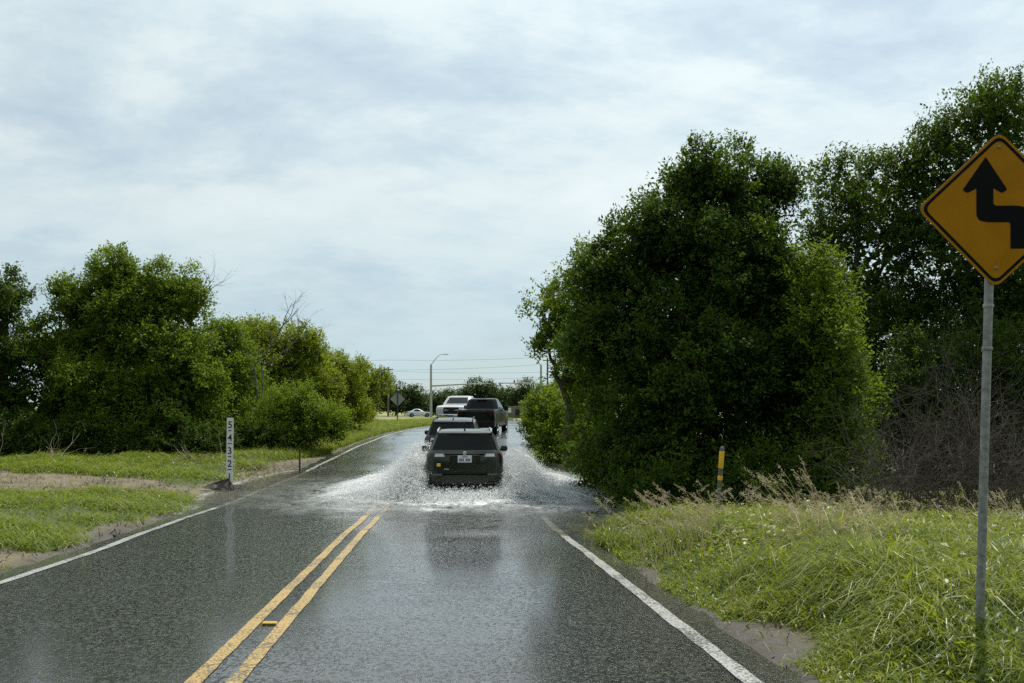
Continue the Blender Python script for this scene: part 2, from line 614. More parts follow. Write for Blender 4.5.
# ------------------------------------------------------------------ flood water
def build_water():
    xs = np.arange(-13, 7.01, .07); ys = np.arange(14.0, 43.0, .09)
    X, Yy = np.meshgrid(xs, ys)
    cy, cxx = 24.0, -1.15
    # wake behind and beside the car, ripples fading outwards
    dx, dy = X - cxx, Yy - cy
    dist = np.sqrt((dx / 1.5) ** 2 + (np.maximum(0, np.abs(dy - 1.5) - 2.5)) ** 2)
    near = np.exp(-(np.maximum(0, dist - .5) / 1.5) ** 1.3)
    z = .045 * near * wob(X, Yy, 3.2) + .022 * near * wob(X + 7, Yy * 1.4, 7.0)
    # bow waves trailing out at an angle
    for s in (-1, 1):
        u = s * dx - .95 - .55 * np.maximum(0, 28.5 - Yy) * .55
        z += .07 * np.exp(-(u / .28) ** 2) * np.exp(-np.maximum(0, 24 - Yy) / 4) * (Yy < 29) * (1 + .5 * wob(X, Yy, 4))
    z += .0035 * wob(X, Yy * 1.8, 5) + .0025 * wob(X + 3, Yy * 2.2, 11)
    front = np.exp(-((Yy - 21.0 - .35 * np.sin(X * 1.1) - .3 * np.sin(X * 2.7 + 1)) / .5) ** 2) * np.exp(-((X + .3) / 2.6) ** 2)
    z += .035 * front
    foam = near * .8 + .7 * np.exp(-((Yy - 23.0) / .8) ** 2) * np.exp(-((X + .9) / 1.5) ** 2)
    for s in (-1, 1):
        foam += 1.3 * np.exp(-((X - (cxx + s * 2.0)) / 1.2) ** 2) * np.exp(-((Yy - 26.2) / 2.2) ** 2)
    foam += .3 * front * (1 + .8 * wob(X, Yy, 1.4))
    edge = np.exp(-(np.abs(ground_z(X, Yy) - WATER) / .03) ** 2) * (np.abs(X - cx(Yy)) > HALF - .2)
    foam += .5 * edge * (Yy > 20)
    foam *= .75 + .35 * wob(X, Yy, 2.0) * .6
    ii = np.arange(X.size).reshape(X.shape)
    q = np.stack([ii[:-1, :-1], ii[:-1, 1:], ii[1:, 1:], ii[1:, :-1]], -1).reshape(-1, 4)
    # drop water that would lie well under the ground
    gzv = np.where(np.abs(X - cx(Yy)) < HALF, zroad(X, Yy), ground_z(X, Yy))
    keep = (gzv < WATER + .12).ravel()
    q = q[keep[q].any(1)]
    m, nt, out = mat('flood_water')
    pos = geopos(nt)
    mp = N(nt, 'ShaderNodeMapping'); mp.inputs['Scale'].default_value = (1, 1.6, 1); L(nt, pos, mp.inputs['Vector'])
    h = math_(nt, 'ADD', noise(nt, mp.outputs[0], 9, 4, .6), math_(nt, 'MULTIPLY', noise(nt, mp.outputs[0], 2.4, 3), 1.4))
    nrm = bump(nt, h, .7, .022)
    fr = N(nt, 'ShaderNodeFresnel', IOR=1.33); L(nt, nrm, fr.inputs['Normal'])
    tr = N(nt, 'ShaderNodeBsdfTransparent'); tr.inputs['Color'].default_value = (.84, .83, .76, 1)
    mud = N(nt, 'ShaderNodeBsdfDiffuse'); mud.inputs['Color'].default_value = (.17, .165, .14, 1)
    m1 = N(nt, 'ShaderNodeMixShader', Fac=.13); L(nt, tr.outputs[0], m1.inputs[1]); L(nt, mud.outputs[0], m1.inputs[2])
    gl = N(nt, 'ShaderNodeBsdfGlossy', Roughness=.04); L(nt, nrm, gl.inputs['Normal'])
    m2 = N(nt, 'ShaderNodeMixShader'); L(nt, fr.outputs[0], m2.inputs[0]); L(nt, m1.outputs[0], m2.inputs[1]); L(nt, gl.outputs[0], m2.inputs[2])
    fo = N(nt, 'ShaderNodeBsdfDiffuse'); fo.inputs['Color'].default_value = (.74, .76, .75, 1)
    fn = math_(nt, 'ADD', math_(nt, 'MULTIPLY', noise(nt, pos, 11, 6, .7), .9), math_(nt, 'MULTIPLY', noise(nt, pos, 2.5, 4, .6), .6))
    k = math_(nt, 'MULTIPLY', attr(nt, 'foam'), math_(nt, 'MULTIPLY', math_(nt, 'SUBTRACT', fn, .60, True), 3.8), True)
    m3 = N(nt, 'ShaderNodeMixShader'); L(nt, k, m3.inputs[0]); L(nt, m2.outputs[0], m3.inputs[1]); L(nt, fo.outputs[0], m3.inputs[2])
    L(nt, m3.outputs[0], out.inputs['Surface'])
    o = raw('flood_water', np.stack([X, Yy, WATER + z], -1).reshape(-1, 3), q, m, smooth=True, attrs={'foam': np.clip(foam, 0, 1.5).ravel()})
    tag(o, kind='structure', label='shallow grey floodwater lying across the dip in the road')


build_water()


# ------------------------------------------------------------------ splash drops
def drops(name, P, D, S, m, label, cat):
    """small stretched octahedra"""
    n = len(P)
    D = D / np.linalg.norm(D, axis=1, keepdims=True)
    a = np.cross(D, np.array([.3, .5, .81])); a /= np.linalg.norm(a, axis=1, keepdims=True)
    b = np.cross(D, a)
    st_ = S * rng.uniform(1.0, 2.6, n)
    V = np.stack([P + D * st_[:, None] * 1.2, P - D * (st_ * .5)[:, None] + a * S[:, None], P - D * (st_ * .5)[:, None] - a * (S * .5)[:, None] + b * (S * .87)[:, None], P - D * (st_ * .5)[:, None] - a * (S * .5)[:, None] - b * (S * .87)[:, None]], 1).reshape(-1, 3)
    fi = np.array([(0, 1, 2), (0, 2, 3), (0, 3, 1), (1, 3, 2)])
    T = (fi[None] + (np.arange(n) * 4)[:, None, None]).reshape(-1, 3)
    o = raw(name, V, T, m, smooth=True)
    return tag(o, label, cat, kind='stuff')


def spray_material():
    m, nt, out = mat('white_spray')
    df = N(nt, 'ShaderNodeBsdfDiffuse'); df.inputs['Color'].default_value = (.84, .86, .86, 1)
    tl = N(nt, 'ShaderNodeBsdfTranslucent'); tl.inputs['Color'].default_value = (.86, .88, .88, 1)
    gl = N(nt, 'ShaderNodeBsdfGlossy', Roughness=.1)
    a = N(nt, 'ShaderNodeMixShader', Fac=.5); L(nt, df.outputs[0], a.inputs[1]); L(nt, tl.outputs[0], a.inputs[2])
    tp = N(nt, 'ShaderNodeBsdfTransparent')
    b = N(nt, 'ShaderNodeMixShader', Fac=.12); L(nt, a.outputs[0], b.inputs[1]); L(nt, gl.outputs[0], b.inputs[2])
    c = N(nt, 'ShaderNodeMixShader', Fac=.38); L(nt, b.outputs[0], c.inputs[1]); L(nt, tp.outputs[0], c.inputs[2])
    L(nt, c.outputs[0], out.inputs['Surface'])
    return m


SPRAY = spray_material()
CARX, CARY = wx(463.5, 23.75), 23.75


def plume(side, n_jets, n_per, reach, hmax):
    """ballistic jets leaving the wheels, drops strung along their arcs"""
    ox = CARX + side * .86
    Ps, Ds, Ss = [], [], []
    for j in range(n_jets):
        oy = rng.choice([24.6, 27.3], p=[.45, .55]) + rng.normal(0, .45)
        dl = min(rng.gamma(2.6, .40), 2.15) * reach
        back = rng.normal(.35, .8)
        hm = hmax * rng.beta(1.6, 2.4) * min(1.0, .45 + dl * .55) * (1 if dl < .9 else (.9 / dl) ** 1.25)
        k = max(4, int(n_per * rng.uniform(.4, 1.6)))
        t = np.clip(rng.beta(1.25, 1.1, k), 0, 1)
        spread = .012 + .11 * t
        dd = rng.normal(0, 1, (k, 3)) * spread[:, None] * np.array([1, 1, .7])
        p = np.stack([ox + side * dl * t, oy - back * t, WATER + 4 * hm * t * (1 - t)], 1) + dd
        p[:, 2] = np.maximum(p[:, 2], WATER + .01)
        d = np.stack([side * dl + 0 * t, -back + 0 * t, 4 * hm * (1 - 2 * t)], 1) + rng.normal(0, .35, (k, 3))
        Ps.append(p); Ds.append(d)
        Ss.append(np.clip(rng.lognormal(-5.65, .62, k), .0015, .030))
    return np.concatenate(Ps), np.concatenate(Ds), np.concatenate(Ss)


P1, D1, S1 = plume(-1, 1150, 680, 1.05, 1.45)
drops('water_splash', P1, D1, S1, SPRAY, 'white fan of spray thrown left of the olive SUV', 'splash')
P2, D2, S2 = plume(1, 1300, 680, 1.3, 1.3)
drops('water_splash', P2, D2, S2, SPRAY, 'white fan of spray thrown right of the olive SUV towards the bushes', 'splash')


def sheet_material():
    m, nt, out = mat('torn_water_sheet')
    u, v, a = attr(nt, 'u'), attr(nt, 'v'), attr(nt, 'cover')
    cb_ = nt.nodes.new('ShaderNodeCombineXYZ'); L(nt, u, cb_.inputs[0]); L(nt, v, cb_.inputs[1])
    f = math_(nt, 'ADD', math_(nt, 'MULTIPLY', noise(nt, cb_.outputs[0], 5.0, 6, .72), .6), math_(nt, 'MULTIPLY', noise(nt, geopos(nt), 14, 5, .75), .4))
    al = math_(nt, 'MULTIPLY', math_(nt, 'SUBTRACT', math_(nt, 'ADD', f, math_(nt, 'MULTIPLY', a, .30)), .51), 2.8, True)
    df = N(nt, 'ShaderNodeBsdfDiffuse'); df.inputs['Color'].default_value = (.86, .88, .88, 1)
    tl = N(nt, 'ShaderNodeBsdfTranslucent'); tl.inputs['Color'].default_value = (.88, .90, .90, 1)
    w = N(nt, 'ShaderNodeMixShader', Fac=.5); L(nt, df.outputs[0], w.inputs[1]); L(nt, tl.outputs[0], w.inputs[2])
    tp = N(nt, 'ShaderNodeBsdfTransparent')
    mx_ = N(nt, 'ShaderNodeMixShader'); L(nt, math_(nt, 'MULTIPLY', al, .8), mx_.inputs[0]); L(nt, tp.outputs[0], mx_.inputs[1]); L(nt, w.outputs[0], mx_.inputs[2])
    L(nt, mx_.outputs[0], out.inputs['Surface'])
    return m


SHEET = sheet_material()


def sheets(side, reach, hmax, label, count=60):
    V, Q, U_, V_, A_ = [], [], [], [], []
    ns, nt_ = 26, 22
    for j in range(count):
        oy = rng.choice([24.6, 27.2], p=[.5, .5]) + rng.normal(0, .4)
        ly = rng.uniform(.5, 1.3)
        dl = rng.uniform(.5, 1.95) * reach
        hm = hmax * rng.uniform(.25, .62) * min(1, .5 + dl * .5) * (1 if dl < .9 else (.9 / dl) ** 1.1)
        back = rng.normal(.4, .5)
        off = rng.uniform(0, 40)
        S, T = np.meshgrid(np.linspace(0, 1, ns), np.linspace(0, 1, nt_))
        wv = wob(S * 3 + off, T * 2.0 + j, 1.6)
        D_ = dl * (1 + .30 * wob(S * 2 + off, T * .6, 1.7))
        x = CARX + side * (.88 + D_ * T)
        y = oy + ly * (S - .5) * (1 + .8 * T) - back * T + .06 * wv
        z = WATER + 4 * hm * (1 + .35 * wob(S * 4 + off, T * .8, 1.9)) * T * (1 - T) + .03 * wv
        b0 = sum(len(q) for q in V)
        V.append(np.stack([x, y, np.maximum(z, WATER - .02)], -1).reshape(-1, 3))
        ii = b0 + np.arange(ns * nt_).reshape(nt_, ns)
        Q.append(np.stack([ii[:-1, :-1], ii[:-1, 1:], ii[1:, 1:], ii[1:, :-1]], -1).reshape(-1, 4))
        U_.append((S * ly * 1.6 + off).ravel()); V_.append((T * .55 + off).ravel())
        A_.append((np.sin(math.pi * S) ** .6 * (1 - T ** 2.5) * (.55 + .45 * np.minimum(1, T * 6)) ).ravel())
    C = np.concatenate
    o = raw('water_sheet', C(V), C(Q), SHEET, smooth=True, attrs={'u': C(U_), 'v': C(V_), 'cover': C(A_)})
    return tag(o, label, 'splash', kind='stuff')


sheets(-1, 1.1, 1.25, 'torn white sheets of water thrown up left of the olive SUV')
sheets(1, 1.3, 1.15, 'torn white sheets of water thrown up right of the olive SUV')
n = 16000
P3 = np.stack([CARX + rng.normal(0, .62, n), CARY - .05 - np.abs(rng.normal(0, .6, n)) + 0, WATER + np.abs(rng.normal(0, .10, n))], 1)
P3[:, 2] += .12 * np.maximum(0, wob(P3[:, 0], P3[:, 1], 2.4)) * rng.uniform(0, 1, n)
drops('water_splash', P3, rng.normal(0, 1, (n, 3)) + np.array([0, -.5, .8]), np.clip(rng.lognormal(-4.9, .5, n), .003, .03), SPRAY,
      'low churning white wash behind the rear bumper of the olive SUV', 'splash')


# ------------------------------------------------------------------ leaves
def unit(v): return v / np.maximum(1e-9, np.linalg.norm(v, axis=-1, keepdims=True))


def leaf_mesh(name, P, A, Nn, ln, wd, tone, m, parent=None):
    n = len(P)
    A = unit(A); S = unit(np.cross(A, Nn)); U = np.cross(S, A)
    ln = ln[:, None]; wd = wd[:, None]
    mid = P + A * ln * .45
    V = np.stack([P, mid + S * wd * .5 + U * wd * .12, P + A * ln - U * ln * .12, mid - S * wd * .5 + U * wd * .12], 1).reshape(-1, 3)
    q = np.arange(n * 4).reshape(n, 4)
    return raw(name, V, q, m, parent, attrs={'tone': np.repeat(tone, 4)})


def crown(name, lobes, dens, leaf, m, parent, seed, sprig=.35, per=13, clump=.20, inner=.5, gap=.0, tone_c=.42, droop=0.0):
    """lobes: (x,y,z,rx,ry,rz). Sprigs of leaves grouped in clumps over each lobe, plus bigger leaves inside."""
    r = np.random.default_rng(seed)
    Ps, As, Ns, Ls, Ws, Ts = [], [], [], [], [], []
    Lb = np.array(lobes, float)
    for (x, y, z, a, b, c) in Lb:
        area = 4 * math.pi * ((a * b) ** 1.6 / 3 + (a * c) ** 1.6 / 3 + (b * c) ** 1.6 / 3) ** (1 / 1.6)
        rc = min(clump * 1.55, .42 * min(a, b, c) + .05)
        nc = max(7, int(area / (rc * rc) * .40))
        cu = unit(r.normal(0, 1, (nc, 3)))
        cr = r.uniform(.70, 1.0, nc)
        C0 = np.array([x, y, z]) + cu * cr[:, None] * np.array([a, b, c])
        crad = rc * r.uniform(.6, 1.35, nc)
        ct = np.clip(r.normal(tone_c, .16, nc), .03, .9)
        ns = max(20, int(area * dens))
        k = r.choice(nc, ns, p=crad ** 2 / np.sum(crad ** 2))
        u = unit(r.normal(0, .62, (ns, 3)) + cu[k] * .45 + np.array([0, -.05, .42]))
        P0 = C0[k] + u * (crad[k] * r.uniform(.45, .95, ns))[:, None]
        d = unit(u * .9 + np.array([0, 0, .25 - droop]) + r.normal(0, .35, (ns, 3)))
        if gap > 0:
            bad = r.random(nc) < gap * .75
            keep = ~bad[k] | (r.random(ns) < .08)
            P0, d, k, u = P0[keep], d[keep], k[keep], u[keep]
            ns = len(P0)
        sl = sprig * r.uniform(.5, 1.35, ns)
        t = (np.arange(per) + .5) / per
        P = P0[:, None] + d[:, None] * (sl[:, None] * t[None])[..., None] + r.normal(0, leaf * .45, (ns, per, 3))
        ax = unit(d[:, None] * .6 + r.normal(0, .65, (ns, per, 3)))
        nn = unit(u[:, None] * .85 + np.array([0, 0, .45]) + r.normal(0, .30, (ns, per, 3)))
        tip = t[None] * .30 - .08
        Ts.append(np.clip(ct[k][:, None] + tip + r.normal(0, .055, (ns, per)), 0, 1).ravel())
        Ps.append(P.reshape(-1, 3)); As.append(ax.reshape(-1, 3)); Ns.append(nn.reshape(-1, 3))
        ll = leaf * r.uniform(.65, 1.35, ns * per)
        Ls.append(ll); Ws.append(ll * r.uniform(.42, .62, ns * per))
        ni = int(area * dens * inner * .9)
        ui = unit(r.normal(0, 1, (ni, 3)))
        ri = r.uniform(.25, .86, ni)
        Ps.append(np.array([x, y, z]) + ui * ri[:, None] * np.array([a, b, c]))
        As.append(unit(r.normal(0, 1, (ni, 3)))); Ns.append(unit(ui + r.normal(0, .5, (ni, 3))))
        li = leaf * 2.3 * r.uniform(.7, 1.3, ni)
        Ls.append(li); Ws.append(li * .75)
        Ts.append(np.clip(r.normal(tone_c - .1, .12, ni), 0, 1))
    C = np.concatenate
    return leaf_mesh(name, C(Ps), C(As), C(Ns), C(Ls), C(Ws), C(Ts), m, parent)


def limbs(base, lobes, r0, seed, wig=.12, twigs=2):
    r = random.Random(seed)
    mb = MB()
    b = Vector(base)
    top = Vector(lobes[0][:3])
    def path(p, q, k=5, w=wig):
        d = (q - p).length
        return [p.lerp(q, i / k) + (Vector((r.uniform(-1, 1), r.uniform(-1, 1), r.uniform(-.4, .4))) * w * d * (0 if i in (0, k) else 1) * .5) for i in range(k + 1)]
    tr = path(b - Vector((0, 0, .25)), top, 7, wig * .7)
    mb.tube(tr, [r0 * (1 - .78 * i / 7) * (1.35 if i == 0 else 1) for i in range(8)], 8)
    for lb in lobes[1:]:
        s = tr[r.choice([2, 3, 3, 4])]
        pt = path(s, Vector(lb[:3]), 5)
        mb.tube(pt, [r0 * .5 * (1 - .75 * i / 5) for i in range(6)], 6)
    for lb in lobes:
        c = Vector(lb[:3])
        for _ in range(twigs):
            u = Vector((r.gauss(0, 1), r.gauss(0, 1), r.gauss(.4, .8))).normalized()
            e = c + Vector((u.x * lb[3], u.y * lb[4], u.z * lb[5])) * .85
            mb.tube(path(c, e, 4, .2), [r0 * .16 * (1 - .7 * i / 4) for i in range(5)], 5)
    return mb


def plant_tree(name, base_px, Y, lob_px, label, cat, group, m, dens=60, leaf=.075, seed=1, r0=.16, sats=4, **kw):
    """lob_px: (px, py, radius px wide, radius px high, depth offset m, depth radius m) measured at distance Y"""
    bx = wx(base_px, Y)
    bz = float(ground_z(bx, Y))
    lobes = []
    for (px, py, rw, rh, dy, ry) in lob_px:
        y = Y + dy
        lobes.append((wx(px, y) - bx, dy, wz(py, y) - bz, rw / F * y * .88, ry * .9, rh / F * y * .86))
    rs = np.random.default_rng(seed + 500)
    main = list(lobes)
    for (x, y, z, a, b, c) in main:
        for _ in range(sats):
            u = unit(rs.normal(0, 1, 3) + np.array([0, -.25, .25]))
            k_ = rs.uniform(.26, .52)
            lobes.append((x + u[0] * a * .82, y + u[1] * b * .82, z + u[2] * c * .82, a * k_, b * k_, c * k_ * rs.uniform(.7, 1.0)))
    o = empty(name, (bx, Y, bz))
    tag(o, label, cat, group)
    limbs((0, 0, 0), main, r0, seed).build('trunk', BARK, o, smooth=True)
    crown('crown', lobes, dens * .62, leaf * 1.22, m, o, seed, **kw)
    return o


GL, GR_ = 'trees and bushes along the left verge', 'trees and bushes along the right verge'
# ---- right side
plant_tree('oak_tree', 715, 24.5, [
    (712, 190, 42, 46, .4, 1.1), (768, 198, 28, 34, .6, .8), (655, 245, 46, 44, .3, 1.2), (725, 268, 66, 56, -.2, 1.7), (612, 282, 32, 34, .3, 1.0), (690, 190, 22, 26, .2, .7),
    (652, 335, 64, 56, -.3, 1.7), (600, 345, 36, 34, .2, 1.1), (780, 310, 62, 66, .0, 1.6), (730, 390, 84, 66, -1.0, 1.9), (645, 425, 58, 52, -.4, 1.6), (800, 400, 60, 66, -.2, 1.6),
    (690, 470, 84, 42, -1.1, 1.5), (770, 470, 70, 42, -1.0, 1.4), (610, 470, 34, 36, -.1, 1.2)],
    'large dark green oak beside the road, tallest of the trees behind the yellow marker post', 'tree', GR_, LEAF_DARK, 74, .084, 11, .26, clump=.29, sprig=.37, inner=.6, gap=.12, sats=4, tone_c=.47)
plant_tree('oak_tree', 575, 33, [
    (560, 310, 30, 32, 0, 1.2), (590, 275, 26, 24, .5, 1.0), (588, 372, 34, 46, 0, 1.4), (545, 340, 14, 16, -.2, .7), (600, 350, 40, 60, 0, 1.6), (585, 425, 28, 36, -.5, 1.3)],
    'feathery green tree with wispy edge leaning out over the road left of the large oak', 'tree', GR_, LEAF_MID, 42, .085, 12, .18, gap=.4, clump=.22)
plant_tree('roadside_shrub', 832, 22.5, [
    (820, 330, 32, 44, 0, .9), (834, 390, 36, 52, .1, 1.0), (806, 285, 26, 34, .4, .8), (826, 450, 40, 44, -.2, 1.1), (812, 480, 40, 34, -.6, 1.0)],
    'sunlit yellow green shrub at the right flank of the large oak', 'shrub', GR_, LEAF_MID, 60, .076, 13, .10, clump=.24, sprig=.38, gap=.15, sats=4, tone_c=.38)
plant_tree('elm_tree', 875, 31, [
    (850, 190, 36, 34, 0, 1.4), (845, 240, 34, 36, .3, 1.3), (890, 190, 34, 34, .5, 1.3), (880, 260, 52, 52, 0, 1.8), (860, 330, 52, 50, -.5, 1.8), (905, 340, 54, 60, -.5, 1.8), (890, 420, 66, 56, -1, 1.8)],
    'open dark tree with sky showing through, between the large oak and the warning sign', 'tree', GR_, LEAF_DARK, 34, .088, 14, .20, gap=.34, clump=.26, inner=.35, sprig=.45)
plant_tree('elm_tree', 985, 30, [
    (985, 116, 36, 32, 0, 1.3), (960, 150, 44, 34, .3, 1.4), (1020, 120, 30, 36, .6, 1.2), (935, 180, 38, 36, 0, 1.3), (1000, 190, 58, 52, 0, 1.8), (950, 260, 62, 58, -.4, 1.8),
    (1020, 290, 64, 66, -.2, 1.8), (960, 350, 66, 56, -.6, 1.7), (1010, 410, 70, 56, -.8, 1.6), (930, 420, 46, 50, -1.0, 1.3)],
    'tallest open tree rising behind the yellow warning sign', 'tree', GR_, LEAF_DARK, 34, .088, 15, .26, gap=.32, clump=.26, inner=.35, sprig=.45)
plant_tree('elm_tree', 1100, 32, [
    (1090, 150, 56, 60, 0, 1.9), (1130, 230, 76, 76, 0, 2.2), (1070, 300, 60, 76, -.4, 2.0), (1120, 380, 90, 70, -.5, 2.2)],
    'dark tree cut off by the right picture edge behind the warning sign', 'tree', GR_, LEAF_DARK, 26, .095, 16, .26, gap=.4, clump=.28)
plant_tree('roadside_shrub', 965, 26.5, [
    (915, 385, 44, 44, 0, 1.0), (985, 375, 48, 54, .4, 1.1), (1030, 400, 50, 50, .2, 1.0), (900, 440, 40, 40, -.2, 1.0), (965, 445, 64, 40, .2, 1.0), (1030, 450, 50, 36, 0, .9)],
    'dark shrub mass behind the dry brown brush by the sign post', 'shrub', GR_, LEAF_DARK, 46, .082, 17, .08, clump=.24, tone_c=.24)
RB = [  # bushes hugging the curve: px, Y, lobes
    (560, 38, [(562, 440, 30, 34, 0, 1.2), (585, 455, 24, 30, -.8, 1.0), (550, 415, 22, 26, .5, 1.0)], 'rounded green bush overhanging the right edge of the floodwater', LEAF_MID, .5),
    (541, 46, [(544, 420, 18, 17, 0, 1.0), (562, 405, 18, 22, .8, 1.1), (535, 432, 14, 12, -.6, .8)], 'light yellow green bush at the inside of the bend, right of the black pickup', LEAF_MID, .46),
    (564, 54, [(566, 392, 12, 18, 0, 1.0), (556, 408, 13, 14, .3, .9), (584, 360, 20, 34, 0, 1.3)], 'taller green bush behind the yellow green one on the bend', LEAF_MID, .5),
    (531, 58, [(533, 416, 8, 8, 0, .7), (541, 411, 9, 9, .6, .8)], 'smallest yellow green bush at the far tip of the right verge', LEAF_YEL, .5),
]
for i, (px, Y, lb, lab, m, tc) in enumerate(RB):
    plant_tree('roadside_bush', px, Y, lb, lab, 'bush', GR_, m, 44, .075 + .0012 * (Y - 30), 30 + i, .07, clump=.2, tone_c=tc)
for i, (px, Y, lb, lab) in enumerate([
    (600, 27.5, [(598, 480, 22, 26, 0, .8), (615, 465, 24, 34, .3, .9), (635, 485, 26, 24, -.3, .8)], 'low dark bush touching the right spray at the water edge'),
    (660, 21.5, [(640, 500, 30, 22, 0, .7), (672, 492, 32, 30, .2, .8)], 'low dark bush left of the yellow marker post'),
    (755, 20.5, [(742, 500, 30, 26, .2, .7), (785, 505, 34, 26, 0, .7), (762, 485, 30, 30, .5, .7)], 'low dark bush right of the yellow marker post')]):
    plant_tree('low_bush', px, Y, lb, lab, 'bush', GR_, LEAF_DARK, 62, .068, 40 + i, .05, clump=.18)

# ---- left side
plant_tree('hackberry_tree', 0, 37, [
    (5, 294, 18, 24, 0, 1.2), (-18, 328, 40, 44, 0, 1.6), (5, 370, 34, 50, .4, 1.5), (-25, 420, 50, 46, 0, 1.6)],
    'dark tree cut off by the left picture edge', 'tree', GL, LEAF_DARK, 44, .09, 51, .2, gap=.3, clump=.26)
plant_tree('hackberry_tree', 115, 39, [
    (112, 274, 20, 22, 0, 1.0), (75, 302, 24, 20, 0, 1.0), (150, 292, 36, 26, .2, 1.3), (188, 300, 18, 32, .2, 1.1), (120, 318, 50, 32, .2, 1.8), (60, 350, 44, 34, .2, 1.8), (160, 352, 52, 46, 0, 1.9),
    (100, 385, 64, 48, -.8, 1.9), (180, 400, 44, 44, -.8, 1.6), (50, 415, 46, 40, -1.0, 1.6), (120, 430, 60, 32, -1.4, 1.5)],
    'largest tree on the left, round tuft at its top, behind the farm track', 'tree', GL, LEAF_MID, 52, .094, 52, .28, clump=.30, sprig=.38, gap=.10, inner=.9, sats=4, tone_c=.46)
plant_tree('hackberry_tree', 222, 42, [
    (222, 352, 32, 30, 0, 1.5), (205, 385, 30, 40, -.5, 1.5), (240, 395, 36, 46, -.5, 1.6), (220, 432, 40, 26, -1, 1.4)],
    'lower tree directly behind the flood gauge post', 'tree', GL, LEAF_MID, 48, .088, 53, .17, clump=.24)
plant_tree('hackberry_tree', 275, 46, [
    (262, 340, 26, 20, 0, 1.4), (295, 345, 26, 22, .3, 1.4), (312, 362, 18, 24, .3, 1.2), (275, 378, 40, 34, -.3, 1.7), (255, 410, 34, 36, -.6, 1.5)],
    'feathery tree behind the bare dead branches', 'tree', GL, LEAF_YEL, 44, .09, 54, .17, clump=.24, gap=.3)
plant_tree('round_bush', 292, 39.5, [
    (286, 408, 24, 18, 0, 1.0), (268, 432, 22, 20, -.3, .9), (308, 428, 22, 20, -.2, .9), (302, 404, 16, 16, .3, .7), (288, 440, 26, 14, -.4, .8), (322, 420, 14, 18, .2, .7), (250, 425, 18, 24, .3, .8), (335, 432, 14, 14, .3, .7)],
    'light green bush nearest the road, right of the flood gauge', 'bush', GL, LEAF_MID, 60, .074, 55, .07, clump=.24, sprig=.42, tone_c=.56)
plant_tree('hackberry_tree', 312, 48.5, [
    (308, 372, 18, 16, 0, 1.2), (322, 388, 20, 20, -.2, 1.2), (300, 395, 24, 22, -.2, 1.3), (318, 418, 24, 22, -.4, 1.3)],
    'light green tree rising just behind the light green bush', 'tree', GL, LEAF_YEL, 42, .09, 59, .13, clump=.24)
plant_tree('hackberry_tree', 335, 52, [
    (332, 372, 18, 16, 0, 1.2), (350, 378, 20, 18, .4, 1.2), (335, 398, 28, 26, -.2, 1.5), (350, 415, 22, 20, -.3, 1.2), (322, 425, 20, 20, -.6, 1.1)],
    'yellow green tree in the middle of the left row', 'tree', GL, LEAF_YEL, 40, .09, 56, .12, clump=.24)
plant_tree('hackberry_tree', 368, 66, [
    (362, 382, 17, 16, 0, 1.3), (378, 385, 13, 14, .3, 1.2), (366, 398, 19, 14, -.2, 1.4), (356, 408, 15, 12, -.4, 1.1)],
    'yellow green tree at the far right end of the left row', 'tree', GL, LEAF_YEL, 34, .105, 57, .13, clump=.26, gap=.2)
plant_tree('hackberry_tree', -110, 40, [
    (-110, 310, 60, 50, 0, 2.0), (-80, 380, 66, 60, 0, 2.2), (-140, 390, 60, 60, 0, 2.2), (-60, 430, 40, 30, -.6, 1.4)],
    'dark tree beyond the left picture edge', 'tree', GL, LEAF_DARK, 26, .10, 58, .25, clump=.3)
for i, (px, Y, lb, lab) in enumerate([
    (20, 35.5, [(15, 440, 34, 26, 0, .8), (45, 448, 24, 18, 0, .8)], 'dark low bush at the left picture edge above the track'),
    (100, 36, [(85, 445, 34, 22, 0, .8), (125, 448, 34, 20, .2, .8)], 'dark low bush under the largest left tree'),
    (190, 36.5, [(175, 445, 32, 22, 0, .8), (210, 448, 26, 18, .2, .8)], 'dark low bush just left of the flood gauge'),
    (250, 38.5, [(245, 446, 26, 20, 0, .8)], 'dark low bush just right of the flood gauge')]):
    plant_tree('low_bush', px, Y, lb, lab, 'bush', GL, LEAF_DARK, 62, .08, 60 + i, .05, clump=.2, tone_c=.38)

# unseen trees added behind the viewer to darken glass and paint reflections and the sign
for i, (x, Y, h, w, lab) in enumerate([(-9, -14, 8.5, 4.2, 'unseen tall tree added behind the viewer on the left, nearest the road'), (9.5, -12, 9, 4.2, 'unseen tall tree added behind the viewer on the right, nearest the road'),
                                       (-15, -30, 10, 5.5, 'unseen broad tree added farther behind the viewer on the left'), (-3.5, -42, 11, 5.5, 'unseen broad tree added behind the viewer to close off the road'), (16, -30, 11, 6.0, 'unseen broad tree added farther behind the viewer on the right'), (6, -44, 11, 6, 'farthest unseen broad tree added behind the viewer')]):
    z0 = float(ground_z(x, Y))
    o = empty('added_unseen_tree', (x, Y, z0)); tag(o, lab, 'tree', 'unseen trees added behind the viewer')
    lb = [(0, 0, h * .72, w * .7, w * .7, h * .26), (-w * .5, .3, h * .45, w * .55, w * .6, h * .28), (w * .5, -.3, h * .47, w * .55, w * .6, h * .3), (0, .2, h * .24, w * .9, w * .7, h * .2)]
    limbs((0, 0, 0), lb, .25, 600 + i).build('trunk', BARK, o, smooth=True)
    crown('crown', lb, 9, .24, LEAF_DARK, o, 600 + i, sprig=.8, per=8, clump=.5)

